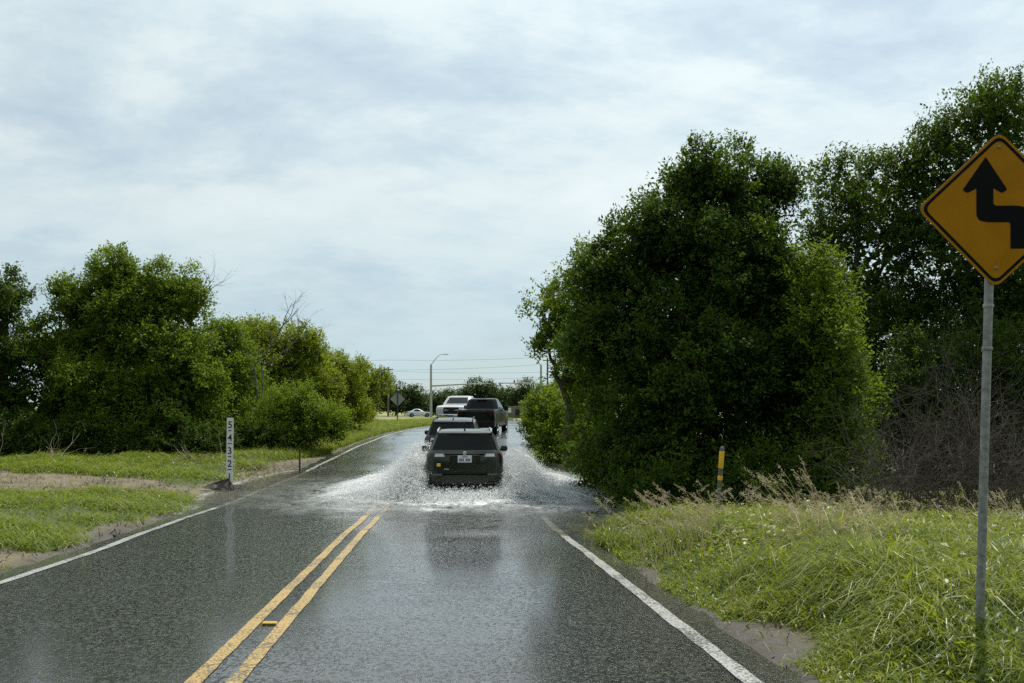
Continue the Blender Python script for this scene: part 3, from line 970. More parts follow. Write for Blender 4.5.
# small shrubs under the left row as the verge climbs
for i, (px, Y, lb, lab) in enumerate([
    (322, 47, [(322, 435, 14, 12, 0, .7)], 'small yellow green shrub right of the round bush'),
    (340, 55, [(342, 424, 14, 9, 0, .8)], 'small yellow green shrub under the middle of the left row'),
    (362, 64, [(360, 416, 13, 7, 0, .8)], 'small yellow green shrub under the far end of the left row')]):
    plant_tree('low_bush', px, Y, lb, lab, 'bush', GL, LEAF_YEL, 50, .085, 70 + i, .04, clump=.18, tone_c=.5)

# ---- far tree line beyond the junction: each a tree
FT = [(338, 214, 372, 20), (362, 222, 384, 15), (395, 205, 383, 15), (414, 208, 387, 13), (438, 212, 392, 14), (457, 216, 389, 15), (481, 206, 379, 17), (503, 211, 386, 15), (524, 206, 381, 14),
      (545, 212, 386, 17), (568, 208, 380, 19), (600, 215, 382, 22), (640, 220, 380, 24), (300, 225, 378, 22)]
FLAB = ['hidden dark tree behind the left row of the far tree line', 'dark far tree behind the utility pole at the left of the line', 'dark far tree behind the back of the diamond sign', 'dark far tree above the silver sedan',
        'low far tree right behind the signal pole', 'low far tree above the white pickup', 'tallest round far tree above the black pickup', 'far tree just right of the tallest round one', 'far tree behind the masonry building',
        'far tree behind the right hand signal pole', 'far tree mostly hidden by the bend bushes', 'far tree hidden behind the right feathery tree', 'far tree hidden behind the large oak', 'far tree hidden behind the left row']
for i, ((px, Y, top, hw), lab) in enumerate(zip(FT, FLAB)):
    bot = 413
    h = bot - top
    plant_tree('far_tree', px, Y, [(px, top + h * .36, hw * .85, h * .34, 0, 2.4), (px - hw * .5, top + h * .62, hw * .75, h * .32, 0, 2.4), (px + hw * .55, top + h * .6, hw * .7, h * .34, .5, 2.4), (px, bot - h * .18, hw, h * .2, -.5, 2.2)],
               lab, 'tree', 'far tree line beyond the junction', LEAF_FAR, 8, .28, 80 + i, .2, sats=2, sprig=.9, per=9, clump=.6, gap=.35)


# ------------------------------------------------------------------ dead wood
def branchy(mb, p, d, ln, r, depth, rr, bend=.35, kids=(2, 3), flat=0.0):
    pts, rad = [p], [r]
    q, dd = p.copy(), d.normalized()
    k = 5
    for i in range(k):
        dd = (dd + Vector((rr.gauss(0, bend), rr.gauss(0, bend * .6), rr.gauss(.04, bend))) * .35).normalized()
        q = q + dd * ln / k
        pts.append(q.copy()); rad.append(r * (1 - .6 * (i + 1) / k))
    mb.tube(pts, rad, 5)
    if depth > 0:
        for _ in range(rr.randint(*kids)):
            i = rr.randint(2, k)
            nd = (dd + Vector((rr.gauss(0, .7), rr.gauss(0, .5), rr.gauss(.1, .6)))).normalized()
            branchy(mb, pts[i], nd, ln * rr.uniform(.5, .75), rad[i] * .7, depth - 1, rr, bend, kids)


def dead_tree(px, Y, starts, lab, seed):
    rr = random.Random(seed)
    bx = wx(px, Y); bz = float(ground_z(bx, Y))
    o = empty('dead_tree', (bx, Y, bz)); tag(o, lab, 'dead tree', GL)
    tr = MB(); br = MB()
    for (p0, p1, r, ln, dpt) in starts:
        a = Vector((wx(p0[0], Y) - bx, 0, wz(p0[1], Y) - bz)); b = Vector((wx(p1[0], Y) - bx, -.2, wz(p1[1], Y) - bz))
        base = Vector((0, 0, -.2))
        tr.tube([base, base.lerp(a, .5) + Vector((.1, .1, 0)), a], [r * 1.8, r * 1.4, r], 7)
        m_ = a.lerp(b, .5) + Vector((.05, .05, -.04))
        br.tube([a, m_, b], [r, r * .8, r * .6], 6)
        for _ in range(3):
            branchy(br, b, (b - a).normalized() + Vector((rr.gauss(0, .5), rr.gauss(0, .3), rr.gauss(0, .4))), ln, r * .5, dpt, rr)
        for _ in range(2):
            branchy(br, m_, (b - a).normalized() + Vector((rr.gauss(0, .6), rr.gauss(0, .3), rr.gauss(.3, .4))), ln * .7, r * .35, dpt - 1, rr)
    tr.build('trunk', BARK_DEAD, o, smooth=True); br.build('branches', BARK_DEAD, o, smooth=True)


dead_tree(258, 40.5, [((254, 366), (284, 326), .042, 1.0, 3), ((262, 366), (300, 338), .028, .9, 3)], 'bare dead tree with pale forked branches reaching over the left row', 47)
dead_tree(196, 40, [((190, 325), (200, 300), .045, 1.15, 3)], 'thin bare dead tree sticking out right of the largest left tree', 42)


def twig_pile(name, px, py, Y, w, h, n, lab, cat, seed, m, rad=.010, zoff=0):
    rr = random.Random(seed)
    x0 = wx(px, Y); z0 = float(ground_z(x0, Y))
    mb = MB()
    for _ in range(n):
        a = Vector((rr.uniform(-w, w), rr.uniform(-.4, .4), rr.uniform(0, .12)))
        ang = rr.uniform(0, math.pi)
        d = Vector((math.cos(ang), rr.gauss(0, .4), abs(math.sin(ang)) * h / w * rr.uniform(.2, 1.2)))
        branchy(mb, a, d, w * rr.uniform(.5, 1.1), rad * rr.uniform(.5, 1.4), 1, rr, .7, (1, 2))
    o = mb.build(name, m)
    o.location = (x0, Y, z0)
    return tag(o, lab, cat)


twig_pile('dead_branch_pile', 258, 462, 30.5, .9, .95, 26, 'tangle of pale flood-washed branches leaning right behind the flood gauge', 'branches', 5, TWIG_PALE, .012)
twig_pile('dead_branch_pile', 292, 462, 33, .9, .35, 18, 'low pale broken branches in the grass by the short dark post', 'branches', 6, TWIG_PALE, .010)
twig_pile('dead_branch_pile', 20, 462, 33, 1.4, .55, 22, 'low pale twigs in the grass at the left picture edge', 'branches', 7, TWIG_PALE, .009)
twig_pile('dead_branch_pile', 205, 458, 34, 1.2, .5, 18, 'low pale twigs in the grass left of the flood gauge', 'branches', 8, TWIG_PALE, .009)


# dry brown brush by the sign
def dry_brush(px, Y, w, h, n, lab, seed):
    rr = random.Random(seed)
    x0 = wx(px, Y); z0 = float(ground_z(x0, Y))
    mb = MB(); lv = []
    for _ in range(n):
        a = Vector((rr.uniform(-w, w), rr.uniform(-.7, .7), -.05))
        d = Vector((rr.gauss(0, .45), rr.gauss(-.1, .3), 1))
        hh = h * rr.uniform(.35, 1.05) * (1 - .35 * abs(a.x / w))
        branchy(mb, a, d, hh, .010 * rr.uniform(.5, 1.3), 2, rr, .75, (2, 3))
    o = mb.build('dry_brush', TWIG)
    o.location = (x0, Y, z0)
    tag(o, lab, 'brush', GR_)


dry_brush(925, 18.3, 1.0, 2.7, 150, 'tangled leafless brown brush left of the sign post', 21)
dry_brush(1000, 18.0, .9, 3.0, 150, 'tangled leafless brown brush behind the sign post, darker and taller', 22)
dry_brush(1085, 18.5, .9, 2.6, 80, 'tangled leafless brown brush beyond the right picture edge', 23)


# ------------------------------------------------------------------ grass
def blades(name, X, Yv, h, lean_dir, lean, wd, tone, m, lab, seg=3, curl=0.0):
    n = len(X)
    Z = ground_z(X, Yv) - .01
    base = np.stack([X, Yv, Z], 1)
    ld = np.stack([np.cos(lean_dir), np.sin(lean_dir), 0 * X], 1)
    side = np.stack([-np.sin(lean_dir + rng.normal(0, .9, n)), np.cos(lean_dir + rng.normal(0, .9, n)), 0 * X], 1)
    rows = []
    for k in range(seg + 1):
        t = k / seg
        ang = lean * (t ** 1.0) + curl * t * t
        out_ = h * (t * np.sin(np.minimum(ang, 2.0) * .75))
        upz = h * (t * np.cos(np.minimum(ang, 2.0) * .75))
        c = base + ld * out_[:, None] + np.array([0, 0, 1.0]) * np.maximum(upz, .01)[:, None]
        w = wd * (1 - t ** 1.6 * .92) * .5
        rows.append(c - side * w[:, None]); rows.append(c + side * w[:, None])
    V = np.stack(rows, 1).reshape(-1, 3)
    k2 = 2 * (seg + 1)
    q = np.array([(2 * i, 2 * i + 1, 2 * i + 3, 2 * i + 2) for i in range(seg)])
    Q = (q[None] + (np.arange(n) * k2)[:, None, None]).reshape(-1, 4)
    o = raw(name, V, Q, m, attrs={'tone': np.repeat(tone, k2)})
    return tag(o, lab, 'grass', kind='stuff')


def scatter(n, x0, x1, y0, y1, powy=1.0):
    return rng.uniform(x0, x1, n), y0 + (y1 - y0) * rng.random(n) ** powy


def right_grass():
    n = 250000
    X, Yv = scatter(n, 1.5, 11, 4.5, 22, 1.25)
    e = X - cx(Yv) - HALF
    d = dirt_mask(X, Yv)
    fr = (np.abs(X) / Yv < .62)
    inside = sstep(.3, 1.5, e)
    patch = np.clip(.5 + .45 * wob(X, Yv, 1.3) + .35 * wob(X + 3, Yv, 3.4), 0, 1)
    keep = (e > .03) & (d < .55 + rng.normal(0, .2, n)) & fr & (rng.random(n) < .25 + .75 * patch) & (rng.random(n) < 14.0 / np.maximum(6, Yv))
    X, Yv, e, patch = X[keep], Yv[keep], e[keep], patch[keep]
    n = len(X)
    tall = sstep(.15, 1.3, e) * (.55 + .45 * sstep(6.5, 10, Yv))
    h = (.10 + .46 * tall * (.25 + .85 * patch)) * rng.uniform(.5, 1.45, n) * (1 - .4 * sstep(13, 19, Yv))
    tone = np.clip(rng.normal(.12 + .46 * patch, .22, n), 0, .93)
    rr = rng.random(n)
    tone = np.where(rr < .03, rng.uniform(.9, .97, n), tone)
    tone = np.where(rr < .006, 1.0, tone)
    ld = np.where(rng.random(n) < .5, rng.normal(2.9, 1.1, n), rng.uniform(0, 6.28, n)) + .8 * wob(X, Yv, 2.0)
    blades('tall_grass', X, Yv, h, ld, np.abs(rng.normal(.85, .55, n)), rng.uniform(.008, .024, n), tone, GRASS_R,
           'lush uncut grass on the right bank around the sign post', seg=4, curl=1.1)


right_grass()
n = 16000
Yv = rng.uniform(13.5, 21, n)
X = cx(Yv) + HALF + .05 + rng.random(n) ** 1.3 * 2.4
pp = np.clip(.5 + .5 * wob(X, Yv, 1.6), 0, 1)
kp = (rng.random(n) < .25 + .75 * pp) & (ground_z(X, Yv) > WATER - .02)
X, Yv, pp = X[kp], Yv[kp], pp[kp]
n = len(X)
blades('tall_grass', X, Yv, (.16 + .30 * pp) * rng.uniform(.5, 1.4, n), rng.uniform(0, 6.28, n), np.abs(rng.normal(.7, .45, n)), rng.uniform(.010, .024, n), np.clip(rng.normal(.30, .18, n), 0, .93), GRASS_R,
       'darker long grass at the water edge under the large oak', seg=4, curl=.9)


# broad weeds low in the grass
def weeds():
    n = 50000
    X, Yv = scatter(n, 1.8, 9, 5, 20, 1.2)
    e = X - cx(Yv) - HALF
    keep = (e > .5) & (dirt_mask(X, Yv) < .4) & (X / Yv < .62) & (wob(X + 5, Yv, 1.6) > -.25)
    X, Yv, e = X[keep], Yv[keep], e[keep]
    n = len(X)
    Z = ground_z(X, Yv) + rng.uniform(.03, .34, n) * sstep(.4, 2.0, e)
    P = np.stack([X, Yv, Z], 1)
    A = rng.normal(0, 1, (n, 3)) * np.array([1, 1, .45]) + np.array([0, 0, .25])
    Nn = rng.normal(0, .5, (n, 3)) + np.array([0, -.2, 1])
    ln = rng.uniform(.03, .11, n)
    o = leaf_mesh('weed_leaves', P, A, Nn, ln, ln * .45, np.clip(rng.normal(.6, .18, n), 0, .92), GRASS_R)
    tag(o, 'small broad weed leaves mixed into the right bank grass', 'weeds', kind='stuff')


weeds()


def left_grass():
    n = 200000
    X, Yv = scatter(n, -17, -4.5, 9, 37, 1.0)
    e = np.abs(X - cx(Yv)) - HALF
    d = dirt_mask(X, Yv)
    patch = np.clip(.5 + .5 * wob(X, Yv, 1.3) + .3 * wob(X + 4, Yv, 3.1), 0, 1)
    keep = (e > .12) & (d < .45 + rng.normal(0, .24, n)) & (-X / Yv < .60) & (rng.random(n) < .12 + .88 * patch)
    X, Yv, patch = X[keep], Yv[keep], patch[keep]
    n = len(X)
    back = sstep(27, 31, Yv)
    h = (.14 + .17 * patch + .10 * back) * rng.uniform(.5, 1.5, n)
    tone = np.clip(rng.normal(.36 + .34 * (patch - .5), .2, n), 0, .93)
    tone = np.where(rng.random(n) < .05, rng.uniform(.93, 1, n), tone)
    ld = rng.normal(-.25, .55, n) + (rng.random(n) < .15) * rng.uniform(0, 6, n)
    blades('verge_grass', X, Yv, h, ld, np.abs(rng.normal(1.4, .45, n)), rng.uniform(.012, .030, n) * (1 + .3 * back), tone, GRASS_L,
           'flattened flood-combed grass on the left verge around the farm track', seg=3, curl=.9)
    n = 90000
    Yv = 36 + 60 * rng.random(n) ** 1.4
    X = cx(Yv) - HALF - .25 - rng.random(n) ** 1.3 * 7
    keep = dirt_mask(X, Yv) < .5
    X, Yv = X[keep], Yv[keep]; n = len(X)
    blades('roadside_grass', X, Yv, rng.uniform(.15, .42, n), rng.uniform(0, 6.28, n), np.abs(rng.normal(.6, .4, n)), rng.uniform(.014, .03, n), np.clip(rng.normal(.62, .17, n), 0, 1), GRASS_L,
           'yellow green grass strip beside the left edge line as the road climbs', seg=2, curl=.5)
    n = 26000
    Yv = 19 + 75 * rng.random(n) ** 1.3
    X = cx(Yv) + HALF + .3 + rng.random(n) * 3
    keep = (ground_z(X, Yv) > WATER + .03)
    X, Yv = X[keep], Yv[keep]; n = len(X)
    blades('roadside_grass', X, Yv, rng.uniform(.12, .4, n), rng.uniform(0, 6.28, n), np.abs(rng.normal(.7, .4, n)), rng.uniform(.012, .026, n), np.clip(rng.normal(.5, .17, n), 0, 1), GRASS_L,
           'grass fringe under the bushes on the inside of the bend', seg=2, curl=.5)


left_grass()


def litter():
    n = 22000
    X, Yv = scatter(n, -15, -4.5, 9.5, 36)
    d = dirt_mask(X, Yv); e = np.abs(X - cx(Yv)) - HALF
    keep = (e > .05) & (d > .3) & (rng.random(n) < .25 + .75 * (wob(X, Yv, 1.9) > .15)) & (-X / Yv < .6)
    X, Yv = X[keep], Yv[keep]; n = len(X)
    blades('flood_litter', X, Yv, rng.uniform(.06, .26, n), rng.uniform(0, 6.28, n), np.abs(rng.normal(1.9, .25, n)), rng.uniform(.008, .022, n), rng.choice([.05, .2, .5, .9], n), THATCH2, 'dark and straw coloured flood litter lying on the left shoulder and track', seg=2)
    n = 2500
    X, Yv = scatter(n, 1.2, 4, 5, 20)
    e = X - cx(Yv) - HALF
    keep = (e > .0) & (e < 1.1)
    X, Yv = X[keep], Yv[keep]; n = len(X)
    blades('flood_litter', X, Yv, rng.uniform(.05, .2, n), rng.uniform(0, 6.28, n), np.abs(rng.normal(1.9, .25, n)), rng.uniform(.005, .012, n), rng.choice([.05, .2, .5, .9], n), THATCH2, 'dark and straw coloured flood litter along the right road edge', seg=2)


THATCH2 = foliage('litter', [(0, (.02, .015, .009)), (.5, (.07, .05, .03)), (1, (.30, .25, .15))], .1, (.1, .08, .05), .6, .3)
litter()


# seed-head stalks
def seed_stalks(name, spots, lab, seed):
    r = np.random.default_rng(seed)
    V, Fq, T = [], [], []
    for (x, y, h, lean, dirn) in spots:
        z = float(ground_z(x, y))
        b = len(V)
        pts = []
        for k in range(7):
            t = k / 6
            a = lean * t * t
            pts.append(np.array([x + math.cos(dirn) * h * a * t, y + math.sin(dirn) * h * a * t, z + h * t * (1 - .25 * a * t)]))
        for k, p in enumerate(pts):
            w = .0035 * (1 - .5 * k / 6)
            V += [p + (-w, 0, 0), p + (w, 0, 0)]; T += [.35 + .05 * k] * 2
        for k in range(6): Fq.append((b + 2 * k, b + 2 * k + 1, b + 2 * k + 3, b + 2 * k + 2))
        tipd = unit(pts[-1] - pts[-3])
        for s in range(int(22 + h * 14)):
            t = r.random()
            c = pts[-1] - tipd * .17 * t + tipd * .04 + r.normal(0, .007 + .012 * t, 3)
            dd = unit(tipd * 1.1 + r.normal(0, .42, 3)); l = r.uniform(.018, .04)
            sd = unit(np.cross(dd, r.normal(0, 1, 3))) * .0035
            b = len(V)
            V += [c, c + dd * l * .5 + sd, c + dd * l, c + dd * l * .5 - sd]
            T += [r.uniform(.4, 1)] * 4
            Fq.append((b, b + 1, b + 2, b + 3))
    o = raw(name, np.array(V), np.array(Fq), STRAW, attrs={'tone': T})
    return tag(o, lab, 'grass', kind='stuff')


sp = []
for _ in range(110):
    Y = random.uniform(12.0, 16.0); sp.append((wx(random.gauss(680, 32), Y), Y, random.uniform(.5, .95), random.uniform(.2, .7), random.choice([2.6, 3.2, .2])))
seed_stalks('seed_head_grass', sp, 'pale seed heads standing in front of the low dark bush left of the marker post', 1)
sp = []
for _ in range(210):
    Y = random.uniform(9.5, 15.5); sp.append((wx(random.choice([random.gauss(825, 40), random.uniform(770, 1040)]), Y), Y, random.uniform(.5, .85), random.uniform(.2, .9), random.choice([2.6, 3.2, .2, 1.5])))
for _ in range(16):
    Y = random.uniform(11, 13); sp.append((wx(random.gauss(806, 14), Y), Y, random.uniform(.9, 1.2), random.uniform(.15, .5), random.choice([2.8, 3.2])))
seed_stalks('seed_head_grass', sp, 'pale seed heads along the top of the right bank in front of the brown brush', 2)
sp = []
for _ in range(60):
    Y = random.uniform(14, 32); sp.append((wx(random.uniform(-10, 200), Y), Y, random.uniform(.35, .7), random.uniform(.3, .9), random.uniform(-.8, .8)))
seed_stalks('seed_head_grass', [s for s in sp if dirt_mask(s[0], s[1]) < .5 and s[0] < -7.0], 'scattered thin straw stalks in the flattened left grass', 3)


# ------------------------------------------------------------------ yellow winding-road sign
def round_poly(pts, r, k=6):
    out_ = []
    n = len(pts)
    for i in range(n):
        p0, p, p1 = (Vector(pts[i - 1]), Vector(pts[i]), Vector(pts[(i + 1) % n]))
        rr = r[i] if hasattr(r, '__len__') else r
        if rr <= 0: out_.append(tuple(p)); continue
        a, b = p.lerp(p0, min(.49, rr / (p0 - p).length)), p.lerp(p1, min(.49, rr / (p1 - p).length))
        for j in range(k + 1):
            t = j / k
            out_.append(tuple(a * (1 - t) ** 2 + p * 2 * t * (1 - t) + b * t * t))
    return out_


SY = 7.0
LEAN = R(1.5)
sx, sz = wx(981.5, SY), float(ground_z(wx(981.5, SY), SY))
sign = empty('warning_sign', (sx, SY, sz), (0, LEAN, R(-4)))
tag(sign, 'yellow diamond warning sign with black reverse turn arrow on a leaning grey steel post', 'road sign')
ZC = (wz(210, SY) - sz) / math.cos(LEAN)
XC = .028
hd = 78.5 * SY / F
post = MB(); post.tube([(0, .035, -.3), (0, .035, ZC + .45)], .030, 16)
post.build('post', GALV, sign, smooth=True)
dm = [(0, -hd), (hd, 0), (0, hd), (-hd, 0)]


def place(poly): return [(p[0] + XC, p[1] + ZC) for p in poly]


MB().prism(place(round_poly(dm, .075, 7)), -.003, .0).build('panel_back', SIGN_BACK, sign)
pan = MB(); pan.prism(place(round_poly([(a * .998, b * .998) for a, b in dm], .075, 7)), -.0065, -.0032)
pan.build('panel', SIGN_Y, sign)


def ring_prism(o_, i_, y0, y1):
    n = len(o_)
    mb = MB()
    vs = [(p[0], y0, p[1]) for p in o_] + [(p[0], y0, p[1]) for p in i_] + [(p[0], y1, p[1]) for p in o_] + [(p[0], y1, p[1]) for p in i_]
    fs = []
    for k in range(n):
        j = (k + 1) % n
        fs += [(k, j, n + j, n + k), (2 * n + k, 3 * n + k, 3 * n + j, 2 * n + j), (k, 2 * n + k, 2 * n + j, j), (n + k, n + j, 3 * n + j, 3 * n + k)]
    return mb.add(vs, fs)


ring_prism(place(round_poly([(a * .955, b * .955) for a, b in dm], .065, 7)), place(round_poly([(a * .905, b * .905) for a, b in dm], .055, 7)), -.0085, -.0066).build('border', SIGN_K, sign)
ap = [(985, 157), (1006, 190), (1001, 193.5), (992.5, 188.5), (992.5, 206), (1017, 206), (1026.5, 209), (1026.5, 249), (1009, 249), (1009, 222.5), (985, 222.5), (976, 219), (976, 188.5), (967.5, 193), (962.5, 190)]
al = []
for (x, y) in ap[::-1]:
    u, v = (x - 996.5) * SY / F, (210 - y) * SY / F
    c_, s_ = math.cos(LEAN), math.sin(LEAN)
    al.append((u * c_ - v * s_, u * s_ + v * c_))
rad = {0: .006, 1: .02, 2: .02, 4: .03, 5: .0, 6: .05, 10: .05, 11: .05}
rl = [.008, .012, .012, .0, .028, .04, .05, .0, .0, .02, .05, .045, .0, .012, .012][::-1]
MB().prism(place(round_poly(al, rl, 5)), -.0085, -.0066).build('arrow', SIGN_K, sign)
for zz in (ZC + hd * .80, ZC - hd * .74):
    MB().lathe([(.011, -.0066), (.011, -.011), (.006, -.0145)], 10, 'Y', (XC, 0, zz)).build('bolt', GALV, sign)
for zz in (ZC - hd - .12, ZC - hd - .42):
    b_ = MB(); b_.lathe([(.034, -.012), (.036, -.008), (.036, .008), (.034, .012)], 16, 'Z', (0, .035, zz)); b_.build('band', GALV, sign, smooth=True)

# ------------------------------------------------------------------ yellow marker post
MY = 18.3
mx_, mz_ = wx(717, MY), float(ground_z(wx(717, MY), MY))
mk = empty('marker_post', (mx_, MY, mz_), (R(2), R(3.5), R(4)))
tag(mk, 'grey marker post with yellow reflective sleeve standing in front of the dark oak', 'marker post')
hh = (wz(446, MY) - mz_)
b_ = MB(); b_.lathe([(.042, -.3), (.042, hh - .06), (.034, hh - .02), (.012, hh)], 14); b_.build('post', simple('dull_post', (.12, .125, .10), .75, var=.35, scale=14), mk, smooth=True)
b_ = MB(); b_.lathe([(.0465, hh - .40), (.0475, hh - .395), (.0475, hh - .095), (.0465, hh - .09)], 14); b_.build('reflective_sleeve', REFL_Y, mk, smooth=True)
b_ = MB(); b_.lathe([(.0455, hh - .62), (.0465, hh - .615), (.0465, hh - .545), (.0455, hh - .54)], 14); b_.build('reflective_band', REFL_Y, mk, smooth=True)

# ------------------------------------------------------------------ flood gauge
GYY = 26.0
gx_, gz_ = wx(229.3, GYY), float(ground_z(wx(229.3, GYY), GYY))
fg = empty('flood_gauge', (gx_, GYY, gz_), (0, R(.8), R(-3)))
tag(fg, 'white flood depth gauge post numbered 5 down to 1 beside the left edge line', 'flood gauge')
top = wz(418, GYY) - gz_
bw, b0 = .175, top - 1.72
b_ = MB(); b_.box((0, .045, top / 2 - .1), (.10, .06, top + .1), .006); b_.build('post', POSTGRAY, fg)
b_ = MB(); b_.box((0, 0, b0 + .86), (bw, .022, 1.72), .004); b_.build('board', WHITEBOARD, fg)


def text_mesh(s, size, name, m, parent, loc):
    cu = bpy.data.curves.new('txt', 'FONT')
    cu.body = s; cu.size = size; cu.align_x = 'CENTER'; cu.align_y = 'CENTER'; cu.extrude = .0012; cu.offset = .004
    o = bpy.data.objects.new('txt', cu)
    col.objects.link(o)
    bpy.context.view_layer.update()
    me = bpy.data.meshes.new_from_object(o.evaluated_get(bpy.context.evaluated_depsgraph_get()))
    bpy.data.objects.remove(o)
    me.materials.clear(); me.materials.append(m)
    me.name = name
    r = bpy.data.objects.new(name, me)
    col.objects.link(r); r.parent = parent
    r.location = loc; r.rotation_euler = (R(90), 0, 0)
    return r


for i, ch in enumerate('54321'):
    zc = top - .185 - i * .336
    text_mesh(ch, .245, 'numeral', INK, fg, (0, -.0128, zc))
    b_ = MB(); b_.box((0, -.0122, zc - .145), (.11 if i % 2 else .085, .0016, .026)); b_.build('tick_mark', INK, fg)

# washed-up thatch at the foot of the gauge
ms = MB()
rr = random.Random(3)
nr_, nth = 7, 22
vs, fs = [], []
for i in range(nr_):
    for k in range(nth):
        th = 2 * math.pi * k / nth
        rad_ = i / (nr_ - 1)
        x = rad_ * math.cos(th) * (1.0 if math.cos(th) < 0 else .38); y = rad_ * math.sin(th) * .38
        z = .27 * (1 - rad_ ** 1.1) * (1 + rr.uniform(-.3, .3)) - .03 * rad_
        vs.append((x + rr.uniform(-.02, .02), y, z))
for i in range(nr_ - 1):
    for k in range(nth):
        j = (k + 1) % nth
        fs.append((i * nth + k, i * nth + j, (i + 1) * nth + j, (i + 1) * nth + k))
ms.add(vs, fs)
for _ in range(90):
    a = Vector((rr.gauss(-.12, .25), rr.gauss(-.05, .15), rr.uniform(.0, .12)))
    d = Vector((rr.gauss(0, 1), rr.gauss(0, .5), rr.gauss(.05, .2))).normalized() * rr.uniform(.1, .3)
    ms.tube([a, a + d * .5 + Vector((0, 0, .02)), a + d], [.006, .006, .003], 4)
md = ms.build('thatch_heap', THATCH)
md.location = (gx_ - .02, GYY - .12, gz_ + .01)
tag(md, 'dark heap of washed up thatch around the foot of the flood gauge', 'debris')

# short dark delineator on the left
DY = 32.5
dx_, dz_ = wx(299.7, DY), float(ground_z(wx(299.7, DY), DY))
b_ = MB(); b_.box((0, 0, .42), (.055, .035, 1.0), .006); b_.box((0, -.022, .84), (.075, .008, .12), .003)
dl = b_.build('short_post', BLACKPOST)
dl.location = (dx_, DY, dz_)
tag(dl, 'short dark delineator post on the left shoulder beyond the flood gauge', 'post')

# ------------------------------------------------------------------ far furniture
# back of a diamond sign for the other direction
BY = 78.0
bx_, bz_ = wx(397.5, BY), float(ground_z(wx(397.5, BY), BY))
bs = empty('diamond_sign', (bx_, BY, bz_)); tag(bs, 'grey back of a diamond sign on a dark post by the bend', 'road sign')
zc = wz(399, BY) - bz_
MB().box((0, -.03, zc / 2 + .2), (.09, .05, zc + .9), .01).build('post', BLACKPOST, bs)
MB().prism([(a * .58 / hd, b * .58 / hd + zc) for a, b in dm], .0, .006).build('panel', SIGN_BACK, bs)

# white marker at the left
wy = 120.0
b_ = MB(); b_.box((0, 0, .55), (.10, .06, 1.3), .02)
o = b_.build('white_post', WHITEBOARD); o.location = (wx(372.6, wy), wy, float(ground_z(wx(372.6, wy), wy)))
tag(o, 'small white post at the end of the left row of trees', 'post')


def signal_pole(px, Y, toppx, arm_to_px, arm_y0, arm_y1, lamp, lab):
    x0 = wx(px, Y); z0 = float(ground_z(x0, Y))
    o = empty('signal_pole', (x0, Y, z0)); tag(o, lab, 'traffic signal', 'signal poles at the far junction')
    h = wz(toppx, Y) - z0
    b_ = MB(); b_.tube([(0, 0, -.2), (0, 0, h)], [.24, .17], 12); b_.build('pole', GALV_FAR, o, smooth=True)
    L_ = wx(arm_to_px, Y) - x0
    z1, z2 = wz(arm_y0, Y) - z0, wz(arm_y1, Y) - z0
    b_ = MB(); b_.tube([(0, 0, z1), (L_ * .5, 0, (z1 + z2) / 2 + .06), (L_, 0, z2)], [.15, .12, .08], 8); b_.build('mast_arm', GALV_FAR, o, smooth=True)
    for fq in (.62, .95):
        b_ = MB(); b_.box((L_ * fq, .15, z1 + (z2 - z1) * fq + (.28 if fq < .7 else -.2)), (.26, .22, .62), .04)
        b_.build('signal_head', BLACKPOST, o)
    if lamp:
        s = 1 if L_ > 0 else -1
        b_ = MB(); b_.tube([(0, 0, h - .1), (s * .8, 0, h + 1.0), (s * 1.5, 0, h + 1.65), (s * 2.2, 0, h + 1.75)], [.07, .06, .05, .04], 8); b_.build('lamp_arm', GALV_FAR, o, smooth=True)
        b_ = MB(); b_.box((s * 2.55, 0, h + 1.74), (.9, .34, .16), .06); b_.build('lamp_head', GALV_FAR, o)


signal_pole(431, 172, 364.5, 490, 386, 383.5, True, 'grey signal pole with mast arm and street lamp, left of the two poles')
signal_pole(541, 176, 365, 498, 384, 383, True, 'grey signal pole with mast arm against the right hand trees')


def util_pole(px, Y, topy, arm, lab):
    x0 = wx(px, Y); z0 = float(ground_z(x0, Y))
    o = empty('utility_pole', (x0, Y, z0)); tag(o, lab, 'utility pole', 'utility poles carrying the wires')
    h = wz(topy, Y) - z0
    b_ = MB(); b_.tube([(0, 0, -.2), (0, 0, h)], [.2, .15], 10); b_.build('pole', WOODPOLE, o, smooth=True)
    if arm:
        b_ = MB(); b_.box((0, -.2, h - .5), (1.9, .14, .16), .01); b_.build('crossarm', WOODPOLE, o)
        for k in (-.85, -.4, .4, .85):
            b_ = MB(); b_.lathe([(.05, h - .42), (.07, h - .36), (.03, h - .26)], 8, 'Z', (k, -.2, 0)); b_.build('insulator', POSTGRAY, o)


util_pole(388.2, 196, 367, True, 'wooden utility pole with crossarm at the far left of the junction')
util_pole(547.5, 196, 358, True, 'thin wooden utility pole between the right signal pole and the trees')
util_pole(150, 196, 362, True, 'wooden utility pole hidden behind the left trees')
WIRE = simple('wire', (.16, .17, .18), .6)
for i, (ya, yb, yc, ymid, lab) in enumerate([(361, 360, 357, 362, 'topmost overhead wire across the pale sky'), (369, 370, 364, 369, 'second overhead wire across the pale sky'),
                                             (371, 371, 372, 375, 'third overhead wire across the pale sky'), (378, 379, 377, 380, 'lowest overhead wire just above the far trees')]):
    Yw = 195.8
    pts = []
    for (pa, pb, qa, qb) in ((-400, 150, ya, ya), (150, 388.2, ya, yb), (388.2, 547.5, yb, yc), (547.5, 1100, yc, ya)):
        for k in range(9):
            t = k / 8
            pts.append((wx(pa + (pb - pa) * t, Yw), Yw + (i % 2) * .3, wz(qa + (qb - qa) * t + 2.2 * 4 * t * (1 - t) * (abs(pb - pa) / 240), Yw)))
    b_ = MB(); b_.tube(pts, .022, 5)
    tag(b_.build('overhead_wire', WIRE), lab, 'wire', 'overhead wires at the junction')

